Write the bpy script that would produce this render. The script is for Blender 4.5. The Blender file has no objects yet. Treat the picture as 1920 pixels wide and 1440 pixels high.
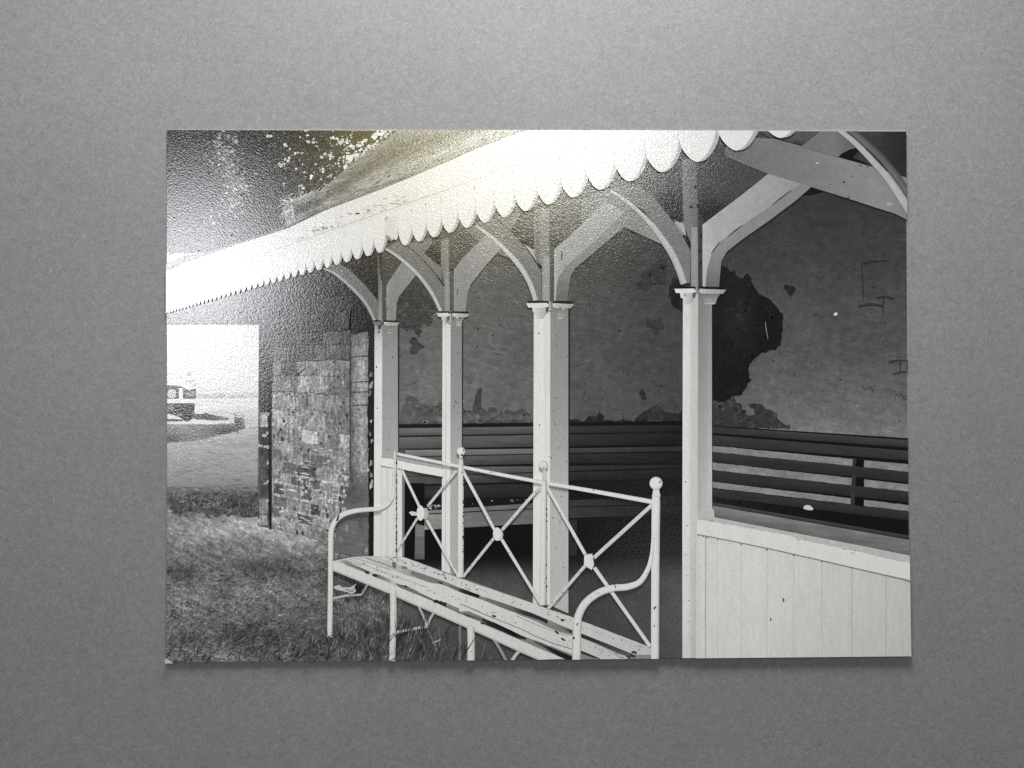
# A black-and-white print of a seaside shelter, lying on a sheet of grey card and
# photographed from above under two ceiling lamps.  The print is ONE flat object;
# what is pictured on it is laid down as thin ink shapes (microns thick) parented to
# the sheet, each with the grey of the silver image.  The glare on the print is real:
# the lamps mirrored in its glossy, slightly pebbled surface.
import bpy, bmesh, math, random
import numpy as np
from mathutils import Vector, Matrix
from mathutils.geometry import tessellate_polygon

S = bpy.context.scene
COL = S.collection
rad = math.radians

# ------------------------------------------------------------------ camera, light
cam_d = bpy.data.cameras.new('camera')
cam_d.lens_unit = 'FOV'
cam_d.sensor_fit = 'HORIZONTAL'
cam_d.angle = rad(55.0)
cam_d.clip_start = 0.005
cam_d.clip_end = 50.0
cam = bpy.data.objects.new('camera', cam_d)
cam.location = (-0.01133717, 0.00094408, 0.23625448)
cam.rotation_euler = (0.00622442, -0.01933934, -0.00348739)
COL.objects.link(cam)
S.camera = cam

world = bpy.data.worlds.new('World')
S.world = world
world.use_nodes = True
wn = world.node_tree.nodes
wl = world.node_tree.links
bg = wn['Background']
sky = wn.new('ShaderNodeTexSky')
sky.sky_type = 'NISHITA'
sky.sun_disc = False
sky.sun_elevation = rad(9)
sky.sun_rotation = rad(20)
hs = wn.new('ShaderNodeHueSaturation')          # daylight greyed by the room it comes into
hs.inputs['Saturation'].default_value = 0.12
wl.new(sky.outputs['Color'], hs.inputs['Color'])
wl.new(hs.outputs['Color'], bg.inputs['Color'])
bg.inputs['Strength'].default_value = 0.05

def lamp(name, loc, target, size, power, color, shape='DISK', size_y=None):
    d = bpy.data.lights.new(name, 'AREA')
    d.shape = shape
    d.size = size
    if size_y: d.size_y = size_y
    d.energy = power
    d.color = color
    o = bpy.data.objects.new(name, d)
    o.location = loc
    o.rotation_euler = (Vector(target) - Vector(loc)).to_track_quat('-Z', 'Y').to_euler()
    COL.objects.link(o)
    return o

# near lamp added beyond the top of the card, for its brightness gradient
lamp('gradient_lamp', (0.00, 0.243, 0.155), (0, 0.03, 0), 0.12, 1.0, (0.985, 0.99, 1.0))
# lamps in the ceiling, mirrored in the gloss of the print
lamp('ceiling_lamp_left', (-0.366, 0.124, 0.9), (-0.366, 0.124, 0), 0.20, 1.25, (0.95, 0.95, 1.0))
lamp('ceiling_lamp_centre', (0.069, 0.315, 0.9), (0.069, 0.315, 0), 0.24, 0.86, (0.96, 0.98, 1.0), 'ELLIPSE', 0.08)
lamp('ceiling_lamp_glow', (-0.037, 0.296, 0.93), (-0.037, 0.296, 0), 0.32, 0.45, (1.0, 0.88, 0.34), 'ELLIPSE', 0.16)
lamp('ceiling_lamp_right', (0.192, -0.219, 0.90), (0.192, -0.219, 0), 0.13, 0.03, (0.92, 0.96, 1.0))

S.view_settings.view_transform = 'Standard'
S.view_settings.look = 'None'
S.view_settings.exposure = 0.0
S.view_settings.gamma = 1.0
S.cycles.use_denoising = False        # keep the grain of print, card and grass

# ------------------------------------------------------------------ scan -> print
# Measurements were taken on a 1920 x 1440 scan; this homography turns a scan point
# into metres on the 178 x 126.7 mm sheet.
PW, PH = 0.178, 0.12675
def homography(src, dst):
    A = []
    for (x, y), (u, v) in zip(src, dst):
        A.append([x, y, 1, 0, 0, 0, -u*x, -u*y, -u]); A.append([0, 0, 0, x, y, 1, -v*x, -v*y, -v])
    h = np.linalg.svd(np.array(A, float))[2][-1]
    return h.reshape(3, 3)/h[-1]
QUAD = [(312, 243), (1697.5, 247), (1705.5, 1228.5), (316, 1239)]
HM = homography(QUAD, [(-PW/2, PH/2), (PW/2, PH/2), (PW/2, -PH/2), (-PW/2, -PH/2)])
MARGIN = [(312.2, 243.4), (1695.8, 248.8), (1703.6, 1227.4), (316.2, 1238.4)]   # printed area inside the white edge

# the sheet curls up a little along its lower edge
KNOTS_Y = [i*PH/24 - PH/2 for i in range(0, 10)]
LIFT = 0.0007
PAPER = 0.00028
def lift_exact(y):
    t = max(0.0, (-(y) - PH*0.5 + PH*9/24)/(PH*9/24))
    return LIFT*t*t
KZ = [lift_exact(y) for y in KNOTS_Y]
def lift(y):
    return np.interp(y, KNOTS_Y, KZ)
INK0 = PAPER + 2e-6
STEP = 0.8e-6
_level = [0]
def next_level(n=1):
    _level[0] += n
    return INK0 + (_level[0] - n)*STEP

def lin(v):
    v = np.clip(np.asarray(v, float)/255.0, 0, 1.2)
    return np.where(v <= 0.04045, v/12.92, ((v + 0.055)/1.055)**2.4)
RNG = np.random.default_rng(7)
rnd = random.Random(11)

# light that reaches each place of the sheet, so that a measured grey becomes a reflectance
def illum(x, y):
    X = (x - 960)/960; Y = (y - 720)/720
    return (0.9546 + -0.0119*X + -0.5429*Y + -0.2544*X*X + -0.0132*X*Y + 0.1839*Y*Y + -0.0528*Y**3 + 0.3053*X*X*Y)
def ink(v, x, y):
    v = v*np.interp(y, [940, 1240], [1.0, 0.90])         # dimmer room light at the foot, put into the ink greys
    return np.clip(lin(v)/illum(x, y) - 0.004, 0.0015, 0.92)

# ------------------------------------------------------------------ materials
MATS = {}
def node(nt, t, **kw):
    n = nt.nodes.new(t)
    for k, v in kw.items():
        setattr(n, k, v)
    return n
def math_node(nt, op, a, b=None):
    n = node(nt, 'ShaderNodeMath', operation=op)
    for i, v in enumerate((a, b)):
        if v is None: continue
        if isinstance(v, (int, float)): n.inputs[i].default_value = v
        else: nt.links.new(v, n.inputs[i])
    return n.outputs[0]

def ink_material(name, layers=(), grain=0.10, tint=(1.0, 0.992, 0.972)):
    """silver image under gloss: grey from the 'tone' attribute, broken up by noise layers.
    layer = (scale, stretch_x, stretch_y, angle, amount, detail) in units of 100 scan points"""
    if name in MATS: return MATS[name]
    m = bpy.data.materials.new(name)
    m.use_nodes = True
    nt = m.node_tree
    L = nt.links
    bsdf = nt.nodes['Principled BSDF']
    at = node(nt, 'ShaderNodeAttribute', attribute_name='tone')
    uv = node(nt, 'ShaderNodeAttribute', attribute_name='place')
    tone = at.outputs['Fac']
    expo = None
    for (sc, sx, sy, ang, amt, det) in layers:
        mp = node(nt, 'ShaderNodeMapping', vector_type='TEXTURE')
        mp.inputs['Rotation'].default_value = (0, 0, rad(ang))
        mp.inputs['Scale'].default_value = (sx, sy, 1)
        L.new(uv.outputs['Vector'], mp.inputs['Vector'])
        nz = node(nt, 'ShaderNodeTexNoise')
        nz.inputs['Scale'].default_value = sc
        nz.inputs['Detail'].default_value = det
        nz.inputs['Roughness'].default_value = 0.6
        L.new(mp.outputs['Vector'], nz.inputs['Vector'])
        d = math_node(nt, 'SUBTRACT', nz.outputs['Fac'], 0.5)
        d = math_node(nt, 'MULTIPLY', d, amt*5.0)
        expo = d if expo is None else math_node(nt, 'ADD', expo, d)
    wn_ = node(nt, 'ShaderNodeTexNoise')               # film grain
    wn_.inputs['Scale'].default_value = 38.0
    wn_.inputs['Detail'].default_value = 1.0
    L.new(uv.outputs['Vector'], wn_.inputs['Vector'])
    d = math_node(nt, 'MULTIPLY', math_node(nt, 'SUBTRACT', wn_.outputs['Fac'], 0.5), grain*6.0)
    expo = d if expo is None else math_node(nt, 'ADD', expo, d)
    f = math_node(nt, 'POWER', 2.0, expo)
    t2 = math_node(nt, 'MINIMUM', math_node(nt, 'MULTIPLY', tone, f), 0.9)
    cc = node(nt, 'ShaderNodeCombineColor')
    for i, k in enumerate(tint):
        L.new(math_node(nt, 'MULTIPLY', t2, k), cc.inputs[i])
    L.new(cc.outputs['Color'], bsdf.inputs['Base Color'])
    gloss(nt, bsdf)
    MATS[name] = m
    return m

def gloss(nt, bsdf, rough=0.15, strength=1.0):
    """pebbled glossy paper surface, the same for everything on the sheet"""
    L = nt.links
    bsdf.inputs['Roughness'].default_value = 0.6
    bsdf.inputs['Specular IOR Level'].default_value = 0.0
    bsdf.inputs['Coat Weight'].default_value = 1.0            # the gelatin layer over the image
    bsdf.inputs['Coat Roughness'].default_value = rough
    bsdf.inputs['Coat IOR'].default_value = 1.9
    tc = node(nt, 'ShaderNodeNewGeometry')
    mp = node(nt, 'ShaderNodeMapping', vector_type='TEXTURE')
    mp.inputs['Rotation'].default_value = (0, 0, rad(-35))
    mp.inputs['Scale'].default_value = (1.5, 0.8, 1)
    L.new(tc.outputs['Position'], mp.inputs['Vector'])
    n1 = node(nt, 'ShaderNodeTexNoise')
    n1.inputs['Scale'].default_value = 2300.0
    n1.inputs['Detail'].default_value = 1.5
    L.new(mp.outputs['Vector'], n1.inputs['Vector'])
    n2 = node(nt, 'ShaderNodeTexNoise')
    n2.inputs['Scale'].default_value = 6000.0
    n2.inputs['Detail'].default_value = 0.0
    L.new(tc.outputs['Position'], n2.inputs['Vector'])
    h = math_node(nt, 'ADD', n1.outputs['Fac'], math_node(nt, 'MULTIPLY', n2.outputs['Fac'], 0.45))
    bp = node(nt, 'ShaderNodeBump')
    bp.inputs['Strength'].default_value = strength
    bp.inputs['Distance'].default_value = BUMP
    L.new(h, bp.inputs['Height'])
    L.new(bp.outputs['Normal'], bsdf.inputs['Coat Normal'])
BUMP = 0.000021

M_PAINT = ink_material('ink_white_paint', [(3, .35, 2.2, 0, .07, 5), (9, .4, 2.5, 0, .07, 4), (14, 1, 1, 0, .05, 3)], grain=.09)
M_PLAIN = ink_material('ink_plain', [(6, 1, 1, 0, .03, 3)], grain=.06)
M_PLASTER = ink_material('ink_plaster', [(1.3, 1, 1, 0, .22, 6), (7, 1, 1, 0, .34, 6), (6, 3.0, .35, 12, .20, 5)], grain=.18)
M_BRACE = ink_material('ink_weathered_paint', [(1.6, 1, 1, 0, .10, 5), (8, 1, 1, 0, .13, 5)], grain=.12)
M_STONE = ink_material('ink_stone', [(3.5, .7, 1.3, 0, .55, 6), (9, .45, 1.6, 0, .75, 6), (20, 1, 1, 0, .7, 4)], grain=.2)
M_TIMBER = ink_material('ink_timber', [(4, 5, .35, 3, .30, 6), (3, 1.5, .6, 0, .24, 5)], grain=.16)
M_GRASS = ink_material('ink_grass', [(3.0, 1.4, .8, 20, .62, 7), (9, 1.5, .7, 25, .7, 6), (22, 1.4, .8, 30, .5, 3)], grain=.2)
M_FIELD = ink_material('ink_field', [(2.0, 5, .55, 2, .16, 5), (9, 2.5, .8, 4, .16, 4)], grain=.14)
M_LEAF = ink_material('ink_leaf', [(6, 1, 1, 0, .6, 5)], grain=.14)
M_THATCH = ink_material('ink_thatch', [(4.5, 4.5, .42, -23, .36, 5), (14, 1.6, .6, -23, .34, 4)], grain=.15)
M_CEIL = ink_material('ink_ceiling', [(3, 1, 1, 0, .25, 5), (12, 1, 1, 0, .2, 4)], grain=.16)
M_BOARD = ink_material('ink_scalloped_board', [(4, .3, 2.5, 0, .035, 3)], grain=.05)

def card_material():
    m = bpy.data.materials.new('grey_card')
    m.use_nodes = True
    nt = m.node_tree
    L = nt.links
    b = nt.nodes['Principled BSDF']
    geo = node(nt, 'ShaderNodeNewGeometry')
    tot = None
    for (sc, det, dist, amt) in ((1300, 3, 1.6, .62), (480, 4, 1.2, .26), (3000, 1, 0, .34), (22, 3, 0, .14)):
        n = node(nt, 'ShaderNodeTexNoise')
        n.inputs['Scale'].default_value = sc
        n.inputs['Detail'].default_value = det
        n.inputs['Distortion'].default_value = dist
        L.new(geo.outputs['Position'], n.inputs['Vector'])
        d = math_node(nt, 'MULTIPLY', math_node(nt, 'SUBTRACT', n.outputs['Fac'], .5), amt*2)
        tot = d if tot is None else math_node(nt, 'ADD', tot, d)
    f = math_node(nt, 'MULTIPLY', math_node(nt, 'POWER', 2.0, tot), CARD)
    # faint warm and cool blotches in the fibre
    n = node(nt, 'ShaderNodeTexNoise')
    n.inputs['Scale'].default_value = 60
    n.inputs['Detail'].default_value = 4
    L.new(geo.outputs['Position'], n.inputs['Vector'])
    w = math_node(nt, 'MULTIPLY', math_node(nt, 'SUBTRACT', n.outputs['Fac'], .5), .10)
    cc = node(nt, 'ShaderNodeCombineColor')
    L.new(math_node(nt, 'MULTIPLY', f, math_node(nt, 'ADD', w, 1.0)), cc.inputs[0])
    L.new(f, cc.inputs[1])
    L.new(math_node(nt, 'MULTIPLY', f, math_node(nt, 'SUBTRACT', 1.005, w)), cc.inputs[2])
    L.new(cc.outputs['Color'], b.inputs['Base Color'])
    b.inputs['Roughness'].default_value = 0.62
    b.inputs['Specular IOR Level'].default_value = 0.35
    bp = node(nt, 'ShaderNodeBump')
    bp.inputs['Strength'].default_value = .5
    bp.inputs['Distance'].default_value = .0001
    L.new(f, bp.inputs['Height'])
    return m
CARD = 0.240

# ------------------------------------------------------------------ tools
def to_world(x, y):
    x = np.asarray(x, float); y = np.asarray(y, float)
    w = HM[2, 0]*x + HM[2, 1]*y + HM[2, 2]
    return (HM[0, 0]*x + HM[0, 1]*y + HM[0, 2])/w, (HM[1, 0]*x + HM[1, 1]*y + HM[1, 2])/w

def Z(x0, y0, k):
    return lambda *pts: [(x0 + x/k, y0 + y/k) for x, y in pts]
A = Z(300, 230, 4.174); B = Z(300, 560, 4.174); C = Z(300, 900, 4.174); D = Z(700, 230, 4.174)
E = Z(680, 540, 4.174); F = Z(600, 820, 3.389); G = Z(980, 820, 3.389); H = Z(1240, 230, 4)
I = Z(1240, 540, 4); J = Z(1240, 880, 3.892); K = Z(1100, 330, 5.333); Lz = Z(580, 440, 6)
Mz = Z(860, 380, 6); N = Z(600, 1020, 6.4); O = Z(880, 1020, 5.0526); P = Z(690, 780, 6)
Q = Z(1000, 770, 6.26); R = Z(470, 560, 2.88); V = Z(300, 660, 8)

def inside_edges():
    out = []
    n = len(MARGIN)
    cx = sum(p[0] for p in MARGIN)/n; cy = sum(p[1] for p in MARGIN)/n
    for i in range(n):
        (x0, y0), (x1, y1) = MARGIN[i], MARGIN[(i + 1) % n]
        nx, ny = -(y1 - y0), (x1 - x0)
        if nx*(cx - x0) + ny*(cy - y0) < 0: nx, ny = -nx, -ny
        out.append(((x0, y0), (nx, ny)))
    return out
EDGES = inside_edges()

def smooth_path(pts, n=8):
    """Catmull-Rom through the points"""
    if len(pts) < 3: return [tuple(p) for p in pts]
    p = [pts[0]] + list(pts) + [pts[-1]]
    out = []
    for i in range(1, len(p) - 2):
        for k in range(n):
            t = k/n
            q = []
            for c in (0, 1):
                a, b, cc, d = p[i-1][c], p[i][c], p[i+1][c], p[i+2][c]
                q.append(.5*((2*b) + (-a + cc)*t + (2*a - 5*b + 4*cc - d)*t*t + (-a + 3*b - 3*cc + d)*t**3))
            out.append(tuple(q))
    out.append(tuple(pts[-1]))
    return out

def rough(pts, step=5.0, amp=1.2, closed=True, rg=rnd):
    """ragged outline"""
    out = []
    n = len(pts)
    for i in range(n if closed else n - 1):
        (x0, y0), (x1, y1) = pts[i], pts[(i + 1) % n]
        d = math.hypot(x1 - x0, y1 - y0)
        k = max(1, int(d/step))
        for j in range(k):
            t = j/k
            a = amp if j else amp*.5
            out.append((x0 + (x1 - x0)*t + rg.gauss(0, a)*.6, y0 + (y1 - y0)*t + rg.gauss(0, a)*.6))
    if not closed: out.append(pts[-1])
    return out

def bump2(x, y, cx, cy, rx, ry):
    return math.exp(-((x - cx)/rx)**2 - ((y - cy)/ry)**2)
def ramp(v, *stops):
    return float(np.interp(v, [s[0] for s in stops], [s[1] for s in stops]))

class Part:
    """one mesh of ink shapes; later shapes lie over earlier ones"""
    def __init__(self, name, parent, mat, label=None):
        self.name, self.parent, self.mat, self.label = name, parent, mat, label
        self.bm = bmesh.new()
        self.t = self.bm.verts.layers.float.new('tone')
    def _add(self, bm2, z):
        lt = bm2.verts.layers.float['tone']
        mp = {}
        for v in bm2.verts:
            nv = self.bm.verts.new((v.co.x, v.co.y, z))
            nv[self.t] = v[lt]
            mp[v] = nv
        for f in bm2.faces:
            try: self.bm.faces.new([mp[v] for v in f.verts])
            except ValueError: pass
        bm2.free()
    def poly(self, pts, tone, grid=None, z=None):
        bm = bmesh.new()
        lt = bm.verts.layers.float.new('tone')
        vs = [bm.verts.new((x, y, 0)) for x, y in pts]
        for tri in tessellate_polygon([[Vector((x, y, 0)) for x, y in pts]]):
            try: bm.faces.new([vs[i] for i in tri])
            except ValueError: pass
        if grid:
            xs = [p[0] for p in pts]; ys = [p[1] for p in pts]
            gx, gy = grid
            if gx:
                x = math.floor(max(min(xs), 300)/gx)*gx + gx
                while x < min(max(xs), 1710):
                    bmesh.ops.bisect_plane(bm, geom=bm.verts[:] + bm.edges[:] + bm.faces[:], plane_co=(x, 0, 0), plane_no=(1, 0, 0)); x += gx
            if gy:
                y = math.floor(max(min(ys), 235)/gy)*gy + gy
                while y < min(max(ys), 1245):
                    bmesh.ops.bisect_plane(bm, geom=bm.verts[:] + bm.edges[:] + bm.faces[:], plane_co=(0, y, 0), plane_no=(0, 1, 0)); y += gy
        for v in bm.verts:
            x, y = v.co.x, v.co.y
            v[lt] = float(ink(tone(x, y) if callable(tone) else tone, x, y))
        self._add(bm, next_level() if z is None else z)
        return self
    def strip(self, path, width, tone, z=None, profile=(.93, 1.0, 1.02, .88)):
        """a rod: a band along a path, toned across like something round"""
        n = len(path)
        w = [width]*n if isinstance(width, (int, float)) else list(np.interp(np.linspace(0, 1, n), np.linspace(0, 1, len(width)), width))
        bm = bmesh.new()
        lt = bm.verts.layers.float.new('tone')
        rows = []
        m = len(profile)
        for i in range(n):
            a = path[max(0, i-1)]; b = path[min(n-1, i+1)]
            dx, dy = b[0] - a[0], b[1] - a[1]
            d = math.hypot(dx, dy) or 1
            nx, ny = dy/d, -dx/d
            if nx > 0 or (abs(nx) < 1e-6 and ny > 0): nx, ny = -nx, -ny      # first = left/upper side
            if rows and (nx*rows[-1][1] + ny*rows[-1][2]) < 0: nx, ny = -nx, -ny
            row = []
            for k in range(m):
                s = (k/(m-1) - .5)*w[i]
                x, y = path[i][0] - nx*s, path[i][1] - ny*s
                v = bm.verts.new((x, y, 0))
                tt = tone(x, y) if callable(tone) else tone
                v[lt] = float(ink(tt*profile[k], x, y))
                row.append(v)
            rows.append((row, nx, ny))
        for i in range(n - 1):
            for k in range(m - 1):
                bm.faces.new((rows[i][0][k], rows[i][0][k+1], rows[i+1][0][k+1], rows[i+1][0][k]))
        self._add(bm, next_level() if z is None else z)
        return self
    def disc(self, cx, cy, rx, ry, tone, n=20, rot=0.0, edge=1.0, z=None, jag=0.0):
        bm = bmesh.new()
        lt = bm.verts.layers.float.new('tone')
        c = bm.verts.new((cx, cy, 0)); c[lt] = float(ink(tone, cx, cy))
        ring = []
        for i in range(n):
            a = 2*math.pi*i/n
            q = 1 + rnd.uniform(-jag, jag)
            u, v = rx*q*math.cos(a), ry*q*math.sin(a)
            x, y = cx + u*math.cos(rot) - v*math.sin(rot), cy + u*math.sin(rot) + v*math.cos(rot)
            vv = bm.verts.new((x, y, 0))
            vv[lt] = float(ink(tone*edge, x, y))
            ring.append(vv)
        for i in range(n):
            bm.faces.new((c, ring[i], ring[(i+1) % n]))
        self._add(bm, next_level() if z is None else z)
        return self
    def sphere(self, cx, cy, r, tone=225):
        for q, k in ((1.0, .80), (.88, .93), (.70, 1.0), (.4, 1.03)):
            self.disc(cx - r*(1-q)*.35, cy - r*(1-q)*.35, r*q, r*q, min(250, tone*k), 22)
        return self
    def scatter(self, items, levels=24):
        """many small polygons: items = [(pts, tone)], spread over a few micron levels"""
        z0 = next_level(levels)
        for i, (pts, tone) in enumerate(items):
            z = z0 + (i % levels)*STEP
            vs = []
            for x, y in pts:
                v = self.bm.verts.new((x, y, z))
                v[self.t] = float(ink(tone, x, y))
                vs.append(v)
            try: self.bm.faces.new(vs)
            except ValueError: pass
        return self
    def done(self):
        bm = self.bm
        for (co, no) in EDGES:
            bmesh.ops.bisect_plane(bm, geom=bm.verts[:] + bm.edges[:] + bm.faces[:], plane_co=(co[0], co[1], 0),
                                   plane_no=(no[0], no[1], 0), clear_inner=True, dist=1e-5)
        if not bm.verts:
            bm.free(); return None
        pl = bm.verts.layers.float_vector.new('place')
        for v in bm.verts:
            v[pl] = (v.co.x/100, v.co.y/100, 0)
            wx, wy = to_world(v.co.x, v.co.y)
            v.co.x, v.co.y = float(wx), float(wy)
        for y in KNOTS_Y:
            bmesh.ops.bisect_plane(bm, geom=bm.verts[:] + bm.edges[:] + bm.faces[:], plane_co=(0, y, 0), plane_no=(0, 1, 0), dist=1e-8)
        for v in bm.verts:
            v.co.z += float(lift(v.co.y))
        bm.normal_update()
        for f in bm.faces:
            if f.normal.z < 0: f.normal_flip()
            f.smooth = True
        me = bpy.data.meshes.new(self.name)
        bm.to_mesh(me); bm.free()
        me.materials.append(self.mat)
        o = bpy.data.objects.new(self.name, me)
        COL.objects.link(o)
        if self.parent: o.parent = self.parent
        if self.label: o['label'] = self.label
        return o

def blade(x, y, ln, w, ang):
    """one stalk, rooted at x, y"""
    dx, dy = math.cos(ang)*ln, -math.sin(ang)*ln
    nx, ny = -dy/ln*w/2, dx/ln*w/2
    return [(x - nx, y - ny), (x + nx, y + ny), (x + dx*.6 + nx*.7, y + dy*.6 + ny*.7), (x + dx, y + dy), (x + dx*.6 - nx*.7, y + dy*.6 - ny*.7)]
def leafp(x, y, ln, w, ang):
    c, s = math.cos(ang), math.sin(ang)
    return [(x + c*u*ln - s*v*w, y + s*u*ln + c*v*w) for u, v in ((-.5, 0), (-.15, -.5), (.25, -.38), (.5, 0), (.2, .45), (-.2, .42))]
def in_poly(x, y, pts):
    c = False
    j = len(pts) - 1
    for i in range(len(pts)):
        xi, yi = pts[i]; xj, yj = pts[j]
        if (yi > y) != (yj > y) and x < (xj - xi)*(y - yi)/(yj - yi) + xi: c = not c
        j = i
    return c

# ------------------------------------------------------------------ card and sheet
def build_card():
    bm = bmesh.new()
    bmesh.ops.create_cube(bm, size=1.0)
    bmesh.ops.scale(bm, vec=(1.70, 1.40, 0.003), verts=bm.verts)
    bmesh.ops.translate(bm, vec=(0, 0, -0.0015), verts=bm.verts)
    bmesh.ops.bevel(bm, geom=bm.edges[:], offset=.0006, segments=2, affect='EDGES')
    me = bpy.data.meshes.new('grey_card')
    bm.to_mesh(me); bm.free()
    me.materials.append(card_material())
    o = bpy.data.objects.new('tabletop', me)
    o['kind'] = 'structure'
    COL.objects.link(o)
    return o
build_card()

def paper_material():
    m = bpy.data.materials.new('photo_paper')
    m.use_nodes = True
    b = m.node_tree.nodes['Principled BSDF']
    b.inputs['Base Color'].default_value = (.62, .615, .60, 1)
    gloss(m.node_tree, b)
    return m

def build_sheet():
    # outline with softly rounded corners, the lower left one bent and chipped
    base = QUAD
    out = []
    r = 3.0
    for i in range(4):
        p = Vector(base[i]); a = Vector(base[i-1]); b = Vector(base[(i+1) % 4])
        u = (a - p).normalized(); v = (b - p).normalized()
        rr = r*(1.6 if i == 3 else 1)
        for k in range(5):
            t = k/4
            out.append(tuple(p + u*rr*(1-t)**2 + v*rr*t**2))
    bm = bmesh.new()
    vs = []
    for x, y in out:
        wx, wy = to_world(x, y)
        vs.append(bm.verts.new((float(wx), float(wy), 0)))
    f = bm.faces.new(vs)
    for y in KNOTS_Y:
        bmesh.ops.bisect_plane(bm, geom=bm.verts[:] + bm.edges[:] + bm.faces[:], plane_co=(0, y, 0), plane_no=(0, 1, 0), dist=1e-8)
    r_ = bmesh.ops.extrude_face_region(bm, geom=bm.faces[:])
    for e in r_['geom']:
        if isinstance(e, bmesh.types.BMVert): e.co.z += PAPER
    for v in bm.verts: v.co.z += float(lift(v.co.y)) + 1e-5
    bmesh.ops.recalc_face_normals(bm, faces=bm.faces[:])
    me = bpy.data.meshes.new('photographic_print')
    bm.to_mesh(me); bm.free()
    me.materials.append(paper_material())
    o = bpy.data.objects.new('photographic_print', me)
    o['label'] = 'glossy black and white print of a scalloped-roof shelter and iron bench, lying on grey card'
    o['category'] = 'photograph'
    COL.objects.link(o)
    return o
PRINT = build_sheet()
INK0 = PAPER + 1e-5 + 3e-6

# ------------------------------------------------------------------ pictured: sky and distance
Part('sky', PRINT, M_PLAIN).poly([(300, 235), (960, 235), (960, 765), (300, 765)],
     lambda x, y: ramp(y, (240, 240), (480, 236), (606, 205), (650, 214), (700, 222), (745, 214)), grid=(None, 20)).done()

hl = Part('hillside', PRINT, M_FIELD, 'pale line of hills on the horizon beyond the field')
top = rough([(350, 742), (372, 737), (395, 739), (415, 735), (440, 738), (462, 735), (490, 739)], 4, 1.2, closed=False)
hl.poly(top + [(490, 750), (350, 750)], lambda x, y: ramp(y, (735, 205), (741, 190), (747, 200)), grid=(None, 3))
for q in range(26):
    x = rnd.choice([rnd.gauss(412, 8), rnd.gauss(440, 8), rnd.uniform(370, 486)])
    hl.disc(x, rnd.uniform(739, 745), rnd.uniform(2, 4), rnd.uniform(1, 1.8), rnd.uniform(150, 190), 7, jag=.3)
hl.done()

fld = Part('field', PRINT, M_FIELD, 'mown field running back to the horizon')
fld.poly([(300, 746.5), (495, 746.5), (495, 925), (300, 925)],
         lambda x, y: ramp(y, (746, 225), (752, 226), (754, 205), (756, 226), (775, 212), (800, 192), (828, 176), (850, 168), (880, 156), (905, 142), (925, 120))
         - 18*bump2(x, y, 455, 832, 30, 5), grid=(16, 3))
it = []
for q in range(420):
    y = rnd.uniform(770, 918)
    x = rnd.uniform(312, 486)
    k = ramp(y, (760, 205), (830, 172), (918, 130))
    it.append(([(x, y), (x + rnd.uniform(8, 30), y - rnd.uniform(-.5, 1.5)), (x + rnd.uniform(6, 22), y + rnd.uniform(.6, 1.8))], k*rnd.uniform(.84, 1.10)))
fld.scatter(it)
fld.done()

rd = Part('road', PRINT, M_FIELD, 'pale strip of road beneath the vehicle')
rd.poly([(310, 786), (365, 786), (430, 789), (438, 794), (310, 795)], 214).done()
bank = Part('bank', PRINT, M_FIELD, 'dark grassy bank below the road')
bank.poly(rough(V((90, 1075), (420, 1078), (720, 1084), (1080, 1062), (1180, 1080), (1290, 1130), (1180, 1175), (1040, 1215), (850, 1255), (620, 1310), (380, 1335), (90, 1360)), 5, 1.0),
          lambda x, y: 128 - 55*bump2(x, y, 425, 808, 26, 10) - 45*bump2(x, y, 322, 822, 18, 7) + 14*bump2(x, y, 345, 803, 12, 6), grid=(6, 4))
bank.done()
hd = Part('hedge', PRINT, M_LEAF, 'low dark hedge trailing away behind the vehicle')
hd.poly(rough(V((490, 930), (620, 925), (700, 905), (760, 930), (900, 955), (1060, 990), (1010, 1015), (800, 1025), (600, 1010), (500, 990)), 4, .9),
        lambda x, y: ramp(x, (362, 70), (400, 78), (415, 110), (435, 165)), grid=(5, None)).done()
bs = Part('bush', PRINT, M_LEAF, 'small dark bush at the end of the road')
bs.poly(rough(V((1110, 985), (1150, 965), (1190, 985), (1195, 1040), (1260, 1080), (1290, 1130), (1230, 1150), (1160, 1120), (1120, 1050)), 3, 1.1), 92)
bs.scatter([(leafp(rnd.gauss(448, 5), rnd.gauss(792, 6), 4, 2.5, rnd.uniform(0, 6)), rnd.uniform(60, 140)) for q in range(60)])
bs.done()

# ------------------------------------------------------------------ pictured: vehicle at the left edge
veh = Part('parked_vehicle', PRINT, M_PLAIN, 'dark and white vehicle cut off by the left edge of the print')
veh.poly(V((80, 120), (150, 120), (250, 300), (350, 400), (365, 450), (480, 470), (545, 545), (545, 760), (80, 760)), lambda x, y: ramp(y, (680, 240), (720, 232)), grid=(None, 10))
veh.strip(V((80, 40), (120, 60), (160, 130), (230, 240), (265, 305), (345, 405)), 1.6, 205, profile=(1.05, .96, 1.05))
veh.strip(V((80, 312), (160, 315), (245, 325), (300, 345)), 1.6, 190, profile=(1.1, .95, 1.1))
veh.poly(V((80, 485), (300, 500), (350, 520), (385, 545), (460, 565), (545, 540), (545, 697), (80, 697)), 46)
veh.poly(V((80, 764), (530, 764), (525, 850), (518, 925), (480, 930), (340, 930), (215, 905), (80, 910)), 22)
veh.poly(V((80, 905), (215, 900), (340, 950), (350, 1030), (80, 1035)), 60)
veh.poly(V((80, 925), (190, 930), (290, 970), (350, 1008), (80, 990)), 216)
veh = veh.done()
w = Part('window', veh, M_PLAIN); w.poly(smooth_path(V((125, 585), (150, 560), (210, 555), (245, 580), (245, 650), (215, 680), (150, 680), (122, 650), (125, 585)), 4)[:-1], 186); w.done()
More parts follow.
